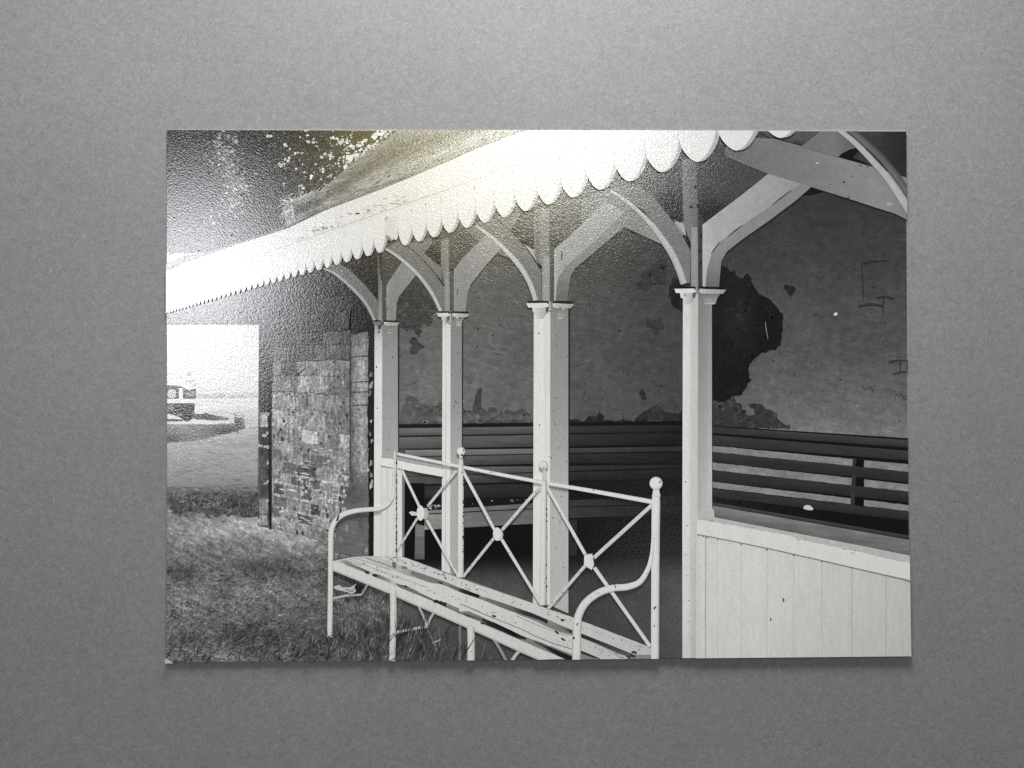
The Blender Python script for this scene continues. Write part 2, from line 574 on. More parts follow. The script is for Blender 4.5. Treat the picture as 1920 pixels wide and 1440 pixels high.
w = Part('window', veh, M_PLAIN); w.poly(rough(V((380, 610), (430, 600), (525, 590), (520, 650), (440, 655), (390, 640)), 4, .8), 128); w.done()
Part('pillar', veh, M_PAINT).poly(V((292, 540), (345, 535), (352, 700), (290, 700)), 236).done()
Part('waist_rail', veh, M_PAINT).poly(V((80, 696), (575, 698), (592, 725), (570, 752), (80, 762)), 236).done()
hlp = Part('headlight', veh, M_PLAIN); hlp.poly(rough(V((115, 800), (200, 785), (215, 830), (205, 870), (120, 875)), 3, .8), 112); hlp.done()
wh = Part('wheel', veh, M_PLAIN); wh.disc(300 + 415/8, 660 + 965/8, 10, 8.6, 16, 24); wh.disc(300 + 420/8, 660 + 968/8, 3, 2.8, 34, 14); wh.done()
mi = Part('mirror', veh, M_PLAIN)
mi.poly(rough(V((412, 292), (478, 290), (480, 338), (415, 342)), 3, .6), 168)
mi.done()
rl = Part('roof_light', veh, M_PLAIN)
rl.strip(smooth_path(V((395, 470), (405, 425), (470, 410), (530, 430), (540, 470), (500, 500), (450, 520))), 1.8, 175, profile=(1.15, .95, 1.15))
rl.disc(300 + 470/8, 660 + 445/8, 4.0, 2.2, 200, 12); rl.disc(300 + 480/8, 660 + 510/8, 4.2, 2.0, 215, 12)
rl.done()

# ------------------------------------------------------------------ pictured: tree over the roof
TREE = [(300, 236), (772, 236), (743, 252), (671, 299), (619, 343), (597, 362), (560, 378), (540, 420), (500, 436), (444, 458), (400, 470), (356, 474), (300, 474)]
tr = Part('tree', PRINT, M_LEAF, 'dark leafy tree overhanging the thatched roof, sky showing through')
tr.poly(rough(TREE, 7, 1.6), lambda x, y: 34 + 26*bump2(x, y, 425, 300, 30, 60), grid=(18, 18))
gaps = A((520, 110), (560, 690), (400, 740), (420, 780), (845, 110), (985, 175), (1000, 185), (1060, 350), (1010, 270), (980, 290), (1070, 240), (1150, 150), (1140, 100),
         (1200, 150), (1230, 190), (1300, 250), (1330, 230), (1350, 210), (1340, 270), (1400, 280), (1410, 320), (1450, 290), (1470, 270), (1510, 260), (1540, 260), (1490, 190),
         (1450, 210), (1350, 120), (1380, 130), (1390, 330), (1480, 300), (1550, 250), (1600, 240), (1670, 100), (1730, 80), (1770, 90), (1600, 150), (1270, 260), (1215, 320),
         (1260, 370), (1180, 430), (1240, 440), (1100, 500), (1110, 520), (965, 480), (970, 330), (940, 330), (1350, 430), (1300, 480), (1150, 60), (1640, 190), (1580, 300), (1440, 150))
it = []
def fleck(x, y, r, t):
    n = rnd.randint(5, 8); o = rnd.uniform(0, 6)
    return ([(x + r*rnd.uniform(.45, 1.45)*math.cos(o + 2*math.pi*k/n), y + r*rnd.uniform(.45, 1.3)*math.sin(o + 2*math.pi*k/n)) for k in range(n)], t)
for i, (x, y) in enumerate(gaps):
    big = x > 640 and y < 312
    for q in range(rnd.randint(3, 6) if big else rnd.randint(1, 3)):
        sp = 4.2 if big else 2.6
        it.append(fleck(x + rnd.gauss(0, sp), y + rnd.gauss(0, sp*.8), rnd.uniform(1.6, 5.0 if big else 3.4), rnd.uniform(205, 240)))
for q in range(34):                               # bright sky just over the thatch
    x = rnd.uniform(640, 738); y = float(np.interp(x, [619, 671, 743], [343, 299, 249])) - rnd.uniform(3, 34)
    it.append(fleck(x, y, rnd.uniform(2.2, 6.0), rnd.uniform(212, 242)))
for q in range(260):
    x = rnd.gauss(640, 55); y = rnd.gauss(292, 34)
    if not in_poly(x, y, TREE) or x < 515: continue
    it.append(fleck(x, y, rnd.uniform(.7, 2.2), rnd.uniform(90, 235)))
tr.scatter(it, 30)
it = []
for q in range(2300):
    x = rnd.uniform(305, 775); y = rnd.uniform(240, 474)
    if not in_poly(x, y, TREE): continue
    near = any(abs(x - gx) < 6 and abs(y - gy) < 6 for gx, gy in gaps)
    if near and rnd.random() < .72: continue
    it.append((leafp(x, y, rnd.uniform(3, 7) if near else rnd.uniform(4, 10), rnd.uniform(1.6, 3) if near else rnd.uniform(2, 5), rnd.uniform(0, 6.3)), rnd.choice([16, 20, 24, 28, 36, 48, 62, 80])))
tr.scatter(it, 40)
it = []
for q in range(330):                              # a paler spray of leaves hanging at the left
    t = rnd.random()
    x = np.interp(t, [0, .3, .6, 1], [427, 415, 445, 430]) + rnd.gauss(0, 14)
    y = 252 + t*150 + rnd.gauss(0, 6)
    it.append((leafp(x, y, rnd.uniform(4, 11), rnd.uniform(2, 5), rnd.uniform(-.4, 1.2)), rnd.uniform(75, 175)))
tr.scatter(it, 30)
tr = tr.done()
br = Part('branch', tr, M_LEAF)
for p in (A((1345, 310), (1390, 260), (1400, 215), (1440, 180)), A((1440, 330), (1450, 260), (1450, 215), (1500, 195)), A((1300, 200), (1360, 220), (1450, 250), (1560, 230)), A((1100, 130), (1170, 190), (1290, 230)), A((1450, 225), (1530, 215), (1640, 150))):
    br.strip(smooth_path(p), [2.4, 1.2], 22, profile=(1, .9, 1))
br.done()

# ------------------------------------------------------------------ pictured: grass in front
def grass_tone(x, y):
    t = 112.0
    t += 52*bump2(x, y, 470, 985, 140, 26) + 40*bump2(x, y, 560, 1012, 80, 22) + 22*bump2(x, y, 370, 1010, 60, 30)
    t -= 36*bump2(x, y, 345, 1070, 32, 18) - 14*bump2(x, y, 500, 1100, 60, 25)
    t -= 30*bump2(x, y, 490, 1065, 40, 18)
    t -= 20*bump2(x, y, 560, 1080, 60, 20)
    t += 16*bump2(x, y, 350, 1120, 50, 26)
    t -= 34*bump2(x, y, 470, 1190, 70, 25)
    t += 22*bump2(x, y, 400, 1222, 60, 14)
    t -= 26*bump2(x, y, 600, 1190, 60, 40)
    t -= 46*bump2(x, y, 830, 1200, 130, 60)
    t -= 60*bump2(x, y, 960, 1225, 60, 40)
    t -= 26*bump2(x, y, 660, 1085, 50, 16)
    return t
gr = Part('grass', PRINT, M_GRASS, 'rough trodden grass in front of the shelter')
gr.poly([(300, 912), (492, 912), (492, 975), (620, 985), (710, 1040), (1300, 1100), (1300, 1250), (300, 1250)], grass_tone, grid=(14, 10))
it = []
for q in range(9000):
    y = 925 + (1240 - 925)*rnd.random()**.85
    x = rnd.uniform(312, 1000)
    if x > 490 and y < 985 + (x - 490)*.28: continue
    s = ramp(y, (925, .55), (1240, 1.25))
    base = grass_tone(x, y)
    k = rnd.choice([.42, .58, .74, .9, 1.08, 1.22, 1.42])
    k = 1 + (k - 1)*ramp(abs(y - 1000), (0, .3), (60, .9))
    if x < 620: it.append((blade(x, y, rnd.uniform(4, 11)*s, rnd.uniform(.9, 2.4)*s, rad(rnd.gauss(35, 32))), base*k))
    else: it.append((blade(x, y, rnd.uniform(6, 18)*s, rnd.uniform(.8, 1.7)*s, rad(rnd.gauss(82, 24))), base*k))
gr.scatter(it, 60)
gr = gr.done()
tf = Part('tuft', gr, M_GRASS)
tf.poly(rough(C((40, 90), (250, 80), (500, 72), (790, 68), (790, 285), (640, 285), (560, 268), (330, 258), (160, 215), (40, 190)), 5, 1.6),
        lambda x, y: 84 - 30*bump2(x, y, 440, 945, 14, 10) - 22*bump2(x, y, 372, 942, 14, 10) + 40*bump2(x, y, 330, 926, 16, 6) + ramp(y, (917, 30), (924, 0)), grid=(8, 6))
tf.scatter([(blade(rnd.uniform(314, 484), rnd.uniform(925, 968), rnd.uniform(5, 12), rnd.uniform(1.2, 2.4), rad(rnd.gauss(45, 40))), rnd.choice([45, 58, 70, 90, 115, 130])) for q in range(420)], 30)
tf.done()

# ------------------------------------------------------------------ pictured: stone end wall
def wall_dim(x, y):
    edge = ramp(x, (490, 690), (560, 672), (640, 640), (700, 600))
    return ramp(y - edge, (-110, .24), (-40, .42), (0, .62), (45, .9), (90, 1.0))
WALL = [(486.5, 500), (703, 440), (703, 1046), (640, 1036), (600, 1011), (560, 999), (512, 990), (485, 984)]
sw = Part('stone_wall', PRINT, M_STONE, 'weathered stone end wall of the shelter beside the grass')
def mortar(x, y):
    m = ramp(y, (600, 60), (700, 82), (800, 120), (850, 150), (900, 168), (985, 150), (1040, 120))
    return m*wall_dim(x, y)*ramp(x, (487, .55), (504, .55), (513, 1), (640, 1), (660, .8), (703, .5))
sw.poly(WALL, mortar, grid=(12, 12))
it = []
yk = 560.0
while yk < 1060:
    h = rnd.uniform(19, 27) if yk > 780 else rnd.uniform(24, 38)
    x = 512.0
    while x < 656:
        wd = rnd.choice([rnd.uniform(11, 20), rnd.uniform(16, 30), rnd.uniform(24, 42)])*ramp(x, (510, .9), (656, 1.4))
        x1 = min(x + wd, 657)
        f0 = (x + 500)/1100.0; f1 = (x1 + 500)/1100.0
        def yy(f, v): return 694 + (v - 694)*f
        c = [(x, yy(f0, yk)), (x1, yy(f1, yk)), (x1, yy(f1, yk + h)), (x, yy(f0, yk + h))]
        cx = (x + x1)/2; cy = yk + h/2
        low = ramp(cy, (820, 0), (870, 1))
        mort = rnd.uniform(.3, 1.0) + 1.6*low*rnd.uniform(.3, 1.3)
        j = lambda: rnd.gauss(0, 1.15)
        pts = []
        for a in range(4):
            px_, py_ = c[a]; nx_, ny_ = c[(a+1) % 4]
            for t in (.06, .35, .65, .94):
                X = px_ + (nx_ - px_)*t; Y = py_ + (ny_ - py_)*t
                X += (cx - X)*mort/ (wd/2 + 1); Y += (yy((cx + 500)/1100, cy) - Y)*mort/(h/2)
                pts.append((X + j(), Y + j()))
        up = rnd.choice([112, 128, 140, 150, 160, 168, 134]) + 26*bump2(cx, cy, 580, 820, 60, 70)
        dn = rnd.choice([82, 92, 104, 112, 128, 140, 150])
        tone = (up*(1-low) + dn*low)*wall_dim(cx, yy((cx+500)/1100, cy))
        if cy < 985 + (cx - 512)*.27: it.append((pts, tone))
        x = x1
    yk += h
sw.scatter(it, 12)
# stains, chips and pale smears on the stones
it = []
for q in range(320):
    x = rnd.uniform(514, 656); y = rnd.uniform(690, 1005)
    if y > 985 + (x-512)*.27: continue
    low = ramp(y, (820, 0), (880, 1))
    t = rnd.choice([55, 70, 90, 165, 180, 190]) if low > .5 else rnd.choice([50, 66, 80, 95, 160, 170])
    r = rnd.choice([.6, .8, 1.0, 1.3, 1.7, 2.6])
    it.append(([(x + r*rnd.uniform(.4, 1.6)*math.cos(2*math.pi*k/6), y + r*1.5*rnd.uniform(.4, 1.5)*math.sin(2*math.pi*k/6)) for k in range(6)], t*wall_dim(x, y)))
for q in range(60):                                # mortar smears of the lower courses
    x = rnd.uniform(514, 640); y = rnd.uniform(838, 985)
    ln = rnd.uniform(8, 24); s = (y - 694)/(x + 500)
    it.append(([(x, y), (x + ln*.5, y + ln*.5*s - rnd.uniform(1, 3)), (x + ln, y + ln*s), (x + ln*.5, y + ln*.5*s + rnd.uniform(.5, 2))], rnd.uniform(165, 205)))
sw.scatter(it, 20)
# return face at the far left, with pale quoin ends
it = []
for (y0, y1, t) in ((700, 770, 58), (772, 800, 150), (803, 834, 62), (838, 870, 80), (874, 905, 74), (908, 930, 70), (934, 962, 132), (964, 984, 150)):
    it.append((rough([(488, y0), (503, y0 + 1), (503, y1), (488, y1)], 5, .8), t*rnd.uniform(.9, 1.1)))
for (x, y, r) in ((497, 782, 6), (497, 816, 4), (490, 834, 5), (500, 838, 5), (501, 862, 4), (498, 902, 6), (491, 975, 6), (519, 976, 9)):
    it.append((rough([(x + r*math.cos(k), y + r*.8*math.sin(k)) for k in np.linspace(0, 5.6, 8)], 4, .6), rnd.uniform(168, 200)))
sw.scatter(it, 10)
sw = sw.done()
qn = Part('quoin', sw, M_STONE, 'tall dressed stone strip next to the end post')
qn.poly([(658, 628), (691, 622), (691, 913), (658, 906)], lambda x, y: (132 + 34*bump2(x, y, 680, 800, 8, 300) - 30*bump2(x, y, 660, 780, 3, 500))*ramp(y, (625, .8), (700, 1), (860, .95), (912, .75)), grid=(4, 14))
for y in (668, 716, 735, 760):
    qn.strip([(655, y + 2), (672, y), (692, y - 1)], 2.0, 58, profile=(1.2, .9, 1.2))
qn.strip([(657.5, 625), (657.5, 900)], 2.2, 62, profile=(1.2, .8, 1.2))
qn.done()
rn = Part('render_patch', sw, M_PLASTER, 'smooth grey rendered foot of the wall')
rn.poly(rough([(655, 905), (692, 902), (692, 1046), (640, 1036), (628, 1020), (632, 985), (645, 960)], 6, 1.6), lambda x, y: 104 - 20*bump2(x, y, 655, 925, 20, 18), grid=(8, 10))
rn.scatter([(rough([(x + r*math.cos(k), y + 1.8*r*math.sin(k)) for k in np.linspace(0, 5.4, 7)], 3, .5), t) for x, y, r, t in [(639, 935, 3, 70), (646, 920, 2.4, 205), (644, 940, 2, 195), (648, 955, 3, 160), (664, 915, 3, 70), (652, 990, 4, 135), (641, 1010, 4, 120), (678, 980, 6, 92)]], 4)
rn.done()
gp = Part('dark_joint', sw, M_STONE)
gp.poly(rough([(691, 590), (704, 585), (704, 1046), (693, 1044), (692, 900), (690, 760)], 7, 1.3), lambda x, y: 26, grid=None)
for (x, y, r, t) in ((696, 702, 5, 120), (697, 722, 6, 150), (694, 738, 4, 130), (697, 790, 3, 170), (695, 812, 3, 160), (698, 826, 3, 180), (696, 868, 4, 150), (697, 889, 4, 150), (697, 908, 6, 205), (689, 1030, 5, 150), (690, 845, 4, 120), (691, 880, 3, 180)):
    gp.disc(x, y, r*.6, r*1.3, t*.9, 9, jag=.6)
gp.done()
dp = Part('downpipe', sw, M_PLAIN, 'dark downpipe at the far corner of the stone wall')
dp.strip([(506.5, 680), (507, 780), (507.5, 860), (508, 930), (509, 991)], [7, 7.5, 6.5, 7, 4], lambda x, y: 26, profile=(1.6, .8, .9, 1.5))
for y in (775, 812, 838, 868, 903, 938): dp.disc(503 + rnd.uniform(-1, 1), y, 2.5, 3.5, 170, 8, jag=.3)
dp.done()
ev = Part('eave_soffit', PRINT, M_CEIL, 'black underside of the eaves above the stone wall')
ev.poly([(296, 560), (560, 480), (730, 430), (730, 470), (660, 530), (560, 560), (488, 606.5), (296, 606.5)], lambda x, y: 40)
ev.poly([(640, 500), (715, 452), (715, 570), (700, 566), (684, 535), (668, 518)], lambda x, y: 24).done()

# ------------------------------------------------------------------ pictured: inside of the shelter
cb = Part('ceiling', PRINT, M_CEIL, 'shadowed boards under the roof behind the beams')
cb.poly([(714, 430), (1010, 380), (1200, 300), (1400, 232), (1712, 232), (1712, 420), (1300, 470), (714, 570)], lambda x, y: 66, grid=(40, 40))
cb.done()
def plaster_tone(x, y):
    t = ramp(x, (745, 96), (900, 101), (1010, 93), (1080, 82), (1250, 69), (1340, 68), (1450, 78), (1705, 74))
    t += 10*bump2(x, y, 800, 740, 60, 60)
    t *= ramp(y, (380, .80), (480, .88), (600, 1.0), (820, 1.08))
    if x > 1300: t += ramp(y, (380, -6), (500, -2), (640, 4), (760, 20), (815, 34))
    return t
pw = Part('plaster_wall', PRINT, M_PLASTER, 'flaking grey plaster wall at the back of the shelter')
pw.poly([(716, 440), (1300, 360), (1710, 340), (1710, 850), (716, 850)], plaster_tone, grid=(20, 18))
it = []
for q in range(420):                                # scratches and chips
    x = rnd.uniform(750, 1700); y = rnd.uniform(470, 795)
    a = rnd.uniform(0, 3.14); ln = rnd.expovariate(1/7.) + 1.5; w_ = rnd.uniform(.5, 1.2)
    dx, dy = math.cos(a)*ln, math.sin(a)*ln
    it.append(([(x, y), (x + dx*.5 - dy/ln*w_, y + dy*.5 + dx/ln*w_), (x + dx, y + dy), (x + dx*.5 + dy/ln*w_, y + dy*.5 - dx/ln*w_)], plaster_tone(x, y)*rnd.choice([.62, .75, .85, 1.18, 1.3])))
for q in range(90):
    x = rnd.uniform(750, 1700); y = rnd.uniform(480, 795); r = rnd.uniform(.8, 2.4)
    it.append(([(x + r*math.cos(2*math.pi*k/6)*rnd.uniform(.6, 1.3), y + r*math.sin(2*math.pi*k/6)*rnd.uniform(.6, 1.3)) for k in range(6)], plaster_tone(x, y)*rnd.choice([.4, .5, .62, 1.25])))
pw.scatter(it, 20)
pw.disc(1565, 590, 4, 3.4, 205, 9, jag=.25)
pw = pw.done()

def patch(pts, tone, amp=1.3, label=None, step=5, grid=None):
    p = Part('bare_patch', pw, M_PLASTER, label)
    out = rough(pts, step*.7, amp)
    p.poly(out, tone, grid=grid)
    xs = [q[0] for q in pts]; ys = [q[1] for q in pts]
    it = []
    for q in range(int((max(xs) - min(xs))*(max(ys) - min(ys))/90)):
        x = rnd.uniform(min(xs), max(xs)); y = rnd.uniform(min(ys), max(ys))
        if not in_poly(x, y, pts): continue
        r = rnd.uniform(1.2, 6); tt = tone(x, y) if callable(tone) else tone
        it.append(([(x + r*math.cos(2*math.pi*k/7)*rnd.uniform(.4, 1.5), y + r*math.sin(2*math.pi*k/7)*rnd.uniform(.4, 1.4)) for k in range(7)], tt*rnd.choice([.78, .88, .94, 1.07, 1.15, 1.28])))
    for q in range(0, len(out) - 4, 3):
        if rnd.random() < .6:
            seg = out[q:q + rnd.randint(2, 4)]
            tt = tone(*seg[0]) if callable(tone) else tone
            k = rnd.uniform(.4, 1.1)
            it.append((seg + [(a - k, b + k*1.3) for a, b in reversed(seg)], tt*rnd.choice([.55, .65, 1.35])))
    if it: p.scatter(it, 14)
    return p.done()
patch(H((330, 1060), (440, 1068), (490, 1090), (508, 1125), (540, 1110), (552, 1150), (598, 1178), (640, 1132), (668, 1190), (690, 1240), (722, 1290), (780, 1312), (850, 1372), (890, 1430))
      + I((905, 190), (905, 300), (892, 400), (850, 470), (790, 474), (742, 492), (682, 545), (642, 592), (655, 650), (640, 740), (600, 792), (540, 812), (490, 852), (420, 862), (330, 850)),
      lambda x, y: 25 + 12*bump2(x, y, 1385, 600, 25, 60), 1.0, 'big black patch where the plaster has fallen beside the nearest post', grid=(12, 12))
patch(K((940, 1020), (860, 1040), (822, 1110), (818, 1200), (850, 1290), (900, 1340), (960, 1360)), 30)
patch(K((720, 822), (760, 840), (790, 850), (785, 960), (775, 1085), (700, 1080), (640, 1120), (600, 1140), (515, 1132), (492, 1080), (545, 1040), (548, 965), (640, 928)), 50)
patch([(1211, 597), (1222, 601), (1240, 598), (1242, 614), (1228, 628), (1220, 616), (1211, 612)], 58)
patch(Lz((960, 760), (1200, 480), (1330, 640), (1440, 850), (1400, 880), (1352, 922), (1388, 950), (1372, 1020), (1275, 996), (1252, 1030), (1252, 1120), (1232, 1166), (1214, 1130), (1216, 1080), (1120, 1062), (1030, 1042), (960, 1020)),
      lambda x, y: ramp(y, (520, 54), (615, 66)), 1.0, 'dark bare patch high on the left of the plaster', grid=(None, 14))
patch(Lz((1152, 1150), (1190, 1165), (1232, 1212), (1296, 1262), (1240, 1290), (1212, 1338), (1142, 1342), (1136, 1270), (1158, 1240), (1120, 1206)), 62, .8)
patch(E((280, 1085), (300, 1000), (318, 930), (345, 880), (360, 838), (420, 858), (452, 900), (500, 925), (620, 900), (640, 1085)), lambda x, y: ramp(y, (740, 84), (790, 92), (800, 70)), 1.4, None, 5, (None, 10))
patch(E((775, 1085), (775, 930), (810, 960), (840, 955), (862, 975), (872, 905), (880, 850), (905, 800), (932, 775), (926, 860), (928, 930), (960, 975), (990, 945), (1020, 936), (1052, 955), (1056, 1000), (1085, 962), (1110, 985), (1125, 945),
        (1170, 965), (1200, 968), (1240, 945), (1310, 985), (1312, 1020), (1340, 1040), (1340, 1085)), lambda x, y: ramp(y, (730, 62), (770, 72), (785, 92), (798, 58)), 1.0, 'ragged strip of bare wall above the inner bench', 4, (None, 8))
patch(Q((405, 170), (405, 120), (480, 95), (530, 105), (545, 140), (590, 125), (640, 70), (690, 55), (715, 75), (745, 60), (775, 5), (800, 60), (830, 115), (880, 105), (950, 125), (1060, 115), (1180, 125), (1230, 60), (1300, 10), (1400, -40), (1480, 0), (1560, 20), (1620, 30), (1760, 40), (1760, 170)),
      lambda x, y: ramp(y, (770, 46), (788, 42), (794, 24)), 1.0, None, 4, (None, 5))
patch(I((360, 870), (400, 845), (440, 862), (500, 850), (540, 812), (560, 860), (590, 895), (625, 950), (660, 962), (700, 940), (690, 905), (640, 872), (700, 868), (755, 882), (780, 912), (832, 922), (862, 970), (885, 1005), (960, 1050), (360, 1040)),
      lambda x, y: 56, 1.1, None, 4)
patch(H((918, 1222), (960, 1225), (1002, 1248), (985, 1275), (962, 1300), (940, 1280)), 40, .8)
patch([(1197, 735), (1204, 728), (1212, 745), (1204, 750)], 50, .6)
patch([(1216, 770), (1232, 760), (1246, 772), (1240, 792), (1212, 792)], 50, .9)

def graffito(strokes, width=2.2, tone=44, label=None):
    g = Part('graffiti', pw, M_PLASTER, label)
    for s in strokes: g.strip(smooth_path(s, 5), [width*.7, width, width*.6], tone, profile=(1.4, .9, 1.4))
    return g.done()
graffito([H((1490, 1060), (1560, 1048), (1640, 1040), (1700, 1036)), H((1492, 1060), (1498, 1160), (1502, 1260), (1505, 1350))], 2.4, 46, 'square bracket scrawled on the plaster at the right')
graffito([H((1600, 1322), (1660, 1308), (1735, 1322)), H((1658, 1315), (1652, 1400), (1650, 1465))], 2.6, 44, 'letter T scrawled on the plaster')
graffito([H((1470, 1380), (1560, 1365), (1645, 1378))], 4.0, 46, 'dash scrawled below the bracket')
graffito([I((1698, 558), (1770, 545), (1850, 552)), I((1780, 552), (1782, 600), (1780, 638)), I((1725, 650), (1790, 632), (1850, 635)), I((1836, 552), (1836, 590), (1838, 632))], 2.0, 40, 'large letters cut off by the right edge of the print')
graffito([I((1748, 845), (1752, 795), (1775, 815), (1795, 788), (1797, 830))], 1.2, 55, 'letter M pencilled low on the plaster')
graffito([I((1825, 812), (1808, 812), (1806, 832), (1826, 832), (1828, 808))], 1.2, 55, 'letter a pencilled low on the plaster')
for st_ in (E((1005, 510), (1060, 512), (1110, 522)), E((330, 760), (400, 740), (440, 720)), E((1680, 490), (1710, 450), (1730, 430))): graffito([st_], 1.0, 70)
for st_ in (I((1495, 735), (1520, 760), (1560, 745)), I((1560, 735), (1590, 790)), I((60, 530), (66, 620))): graffito([st_], 1.2, 50)
graffito([H((962, 1298), (966, 1340))], 1.4, 52)
graffito([I((772, 262), (776, 290), (780, 320), (792, 385))], 1.0, 150, 'thin pale scratch on the black patch')

# roof underside between the posts
ce = Part('roof_underside', PRINT, M_CEIL, 'dark boarded underside of the roof')
ce.poly([(716, 455), (775, 455), (775, 480), (722, 556), (714, 556)], 66)
ce.poly(Lz((1560, -20), (1900, -60), (1930, 60), (1620, 400), (1560, 385)), lambda x, y: ramp(x, (840, 76), (860, 80), (866, 70), (900, 84)), grid=(6, None))
ce.strip(Lz((1702, 0), (1698, 120), (1690, 210)), 2.5, 42, profile=(1.4, .9, 1.4))
ce.poly(Lz((1270, 215), (1480, 60), (1500, 60), (1500, 400), (1400, 330)), lambda x, y: 34 + 44*bump2(x, y, 827, 458, 14, 14), grid=(5, 5))
ce.poly([(1028, 380), (1120, 370), (1180, 330), (1180, 370), (1046, 478), (1028, 470)], lambda x, y: 84 - 44*bump2(x, y, 1040, 462, 14, 14), grid=(12, 12))
ce.poly(Mz((560, 330), (660, 230), (860, 160), (860, 520), (700, 440)), lambda x, y: 76 - 56*bump2(x, y, 966, 437, 14, 8) - 56*bump2(x, y, 990, 455, 16, 7), grid=(5, 5))
ce.poly(K((560, 300), (640, 60), (980, 60), (980, 480), (850, 440)), lambda x, y: 72 - 48*bump2(x, y, 1255, 385, 22, 22) - 40*bump2(x, y, 1262, 412, 26, 8), grid=(6, 6))
ce.poly(H((250, 240), (620, 230), (800, 300), (800, 400), (296, 790), (250, 780)), lambda x, y: 68 - 34*bump2(x, y, 1335, 395, 30, 20) - 22*bump2(x, y, 1320, 410, 12, 12), grid=(10, 10))
ce.poly(H((1290, 60), (1850, 60), (1850, 600), (1600, 350), (1310, 270)), lambda x, y: ramp(x, (1560, 60), (1640, 60), (1660, 50), (1700, 40)), grid=(12, None))
ce.poly(H((700, 60), (1200, 60), (1050, 200), (820, 130)), lambda x, y: 82 - 50*bump2(x, y, 1490, 275, 16, 5), grid=(8, 8))
ce = ce.done()
dk = Part('dark_recess', ce, M_CEIL)
dk.poly(H((1308, 268), (1340, 235), (1400, 205), (1470, 182), (1492, 208), (1440, 250), (1425, 272), (1500, 300), (1590, 346), (1560, 345), (1440, 310)), 10)
dk.poly(H((1050, 550), (1110, 500), (1205, 520), (1140, 540)), 22)
dk.poly(H((815, 122), (850, 122), (1040, 182), (1040, 192), (940, 166)), 20)
dk.done()

# floor of the shelter
fl = Part('floor', PRINT, M_CEIL, 'bare floor of the shelter, black under the seat')
fl.poly([(757, 1015), (1282, 1010), (1282, 1250), (757, 1250)],
        lambda x, y: ramp(y - ramp(x, (860, 0), (1000, -5), (1070, -6), (1280, -12)), (1025, 9), (1048, 18), (1062, 40), (1078, 66), (1100, 82), (1150, 86), (1230, 80))
        * ramp(x, (870, 1), (1000, .96), (1090, .72), (1240, .72), (1278, .85)), grid=(24, 8))
fl.done()
# ------------------------------------------------------------------ pictured: bench round the inside wall
def slat_x(x):
    return ramp(x, (740, 104), (870, 96), (1000, 86), (1066, 52), (1150, 46), (1280, 32))
ib = Part('wall_bench', PRINT, M_PLAIN, 'dark slatted bench built round the inside wall')
ib.poly([(740, 795), (1282, 790), (1282, 980), (740, 1000)], lambda x, y: ramp(x, (740, 26), (1000, 22), (1282, 14)), grid=(40, None))
ib.poly([(1328, 798), (1712, 823), (1712, 1050), (1328, 975)], 16)
ib = ib.done()
def slat(p0, p1, p2, p3, tone, grid=(30, None)):
    Part('slat', ib, M_TIMBER).poly([p0, p1, p2, p3], tone, grid=grid).done()
def lslat(ya0, ya1, yb0, yb1, yc0, yc1, k=1.0):
    """left run: ya at x=750, yb at x=1065, yc at x=1280"""
    f = lambda x, y: slat_x(x)*k*ramp((y - (ya0 + (yb0 - ya0)*(x-750)/315))/(ya1 - ya0), (0, 1.12), (.5, 1.0), (1, .85))
    Part('slat', ib, M_TIMBER).poly([(744, ya0), (1065, yb0), (1282, yc0), (1282, yc1), (1065, yb1), (744, ya1)], f, grid=(30, 3)).done()
lslat(802.5, 816.5, 799, 812, 797, 811, .98)
lslat(819.5, 841, 814.5, 836, 812.5, 832, .92)
lslat(843.5, 855.5, 840.5, 849, 837, 846, 1.22)
lslat(857, 874, 851, 868, 849, 868, .84)
lslat(876, 893, 873.5, 882.5, 871, 876, .95)
lslat(894, 908, 885, 901, 879, 896, .80)
lslat(912, 934, 905, 930, 899, 926, .48)
Part('seat_board', ib, M_TIMBER, 'worn front board of the inner seat').poly([(797, 957), (1065, 938), (1282, 928), (1282, 944), (1065, 949), (797, 962)], lambda x, y: ramp(x, (797, 132), (1000, 96), (1065, 58), (1282, 24)), grid=(30, None)).done()
Part('seat_front', ib, M_TIMBER).poly([(797, 964), (1065, 951), (1282, 946), (1282, 962), (1065, 971), (1000, 981), (797, 992)], lambda x, y: ramp(x, (797, 150), (860, 118), (1000, 100), (1064, 56), (1282, 22)), grid=(30, None)).done()
us = Part('under_seat', ib, M_PLAIN); us.poly([(757, 905), (797, 905), (797, 992), (1000, 981), (1065, 971), (1282, 962), (1282, 1022), (757, 1026)], 8); us.done()
Part('leg', ib, M_TIMBER).poly(F((610, 540), (668, 560), (668, 770), (606, 770)), lambda x, y: ramp(y, (975, 122), (1050, 92)), grid=(None, 12)).done()
Part('leg', ib, M_TIMBER).poly([(1066, 975), (1082, 972), (1082, 1040), (1066, 1042)], 40).done()
Part('end_frame', ib, M_TIMBER).poly(P((345, 370), (425, 370), (425, 460), (345, 450)), 74).done()
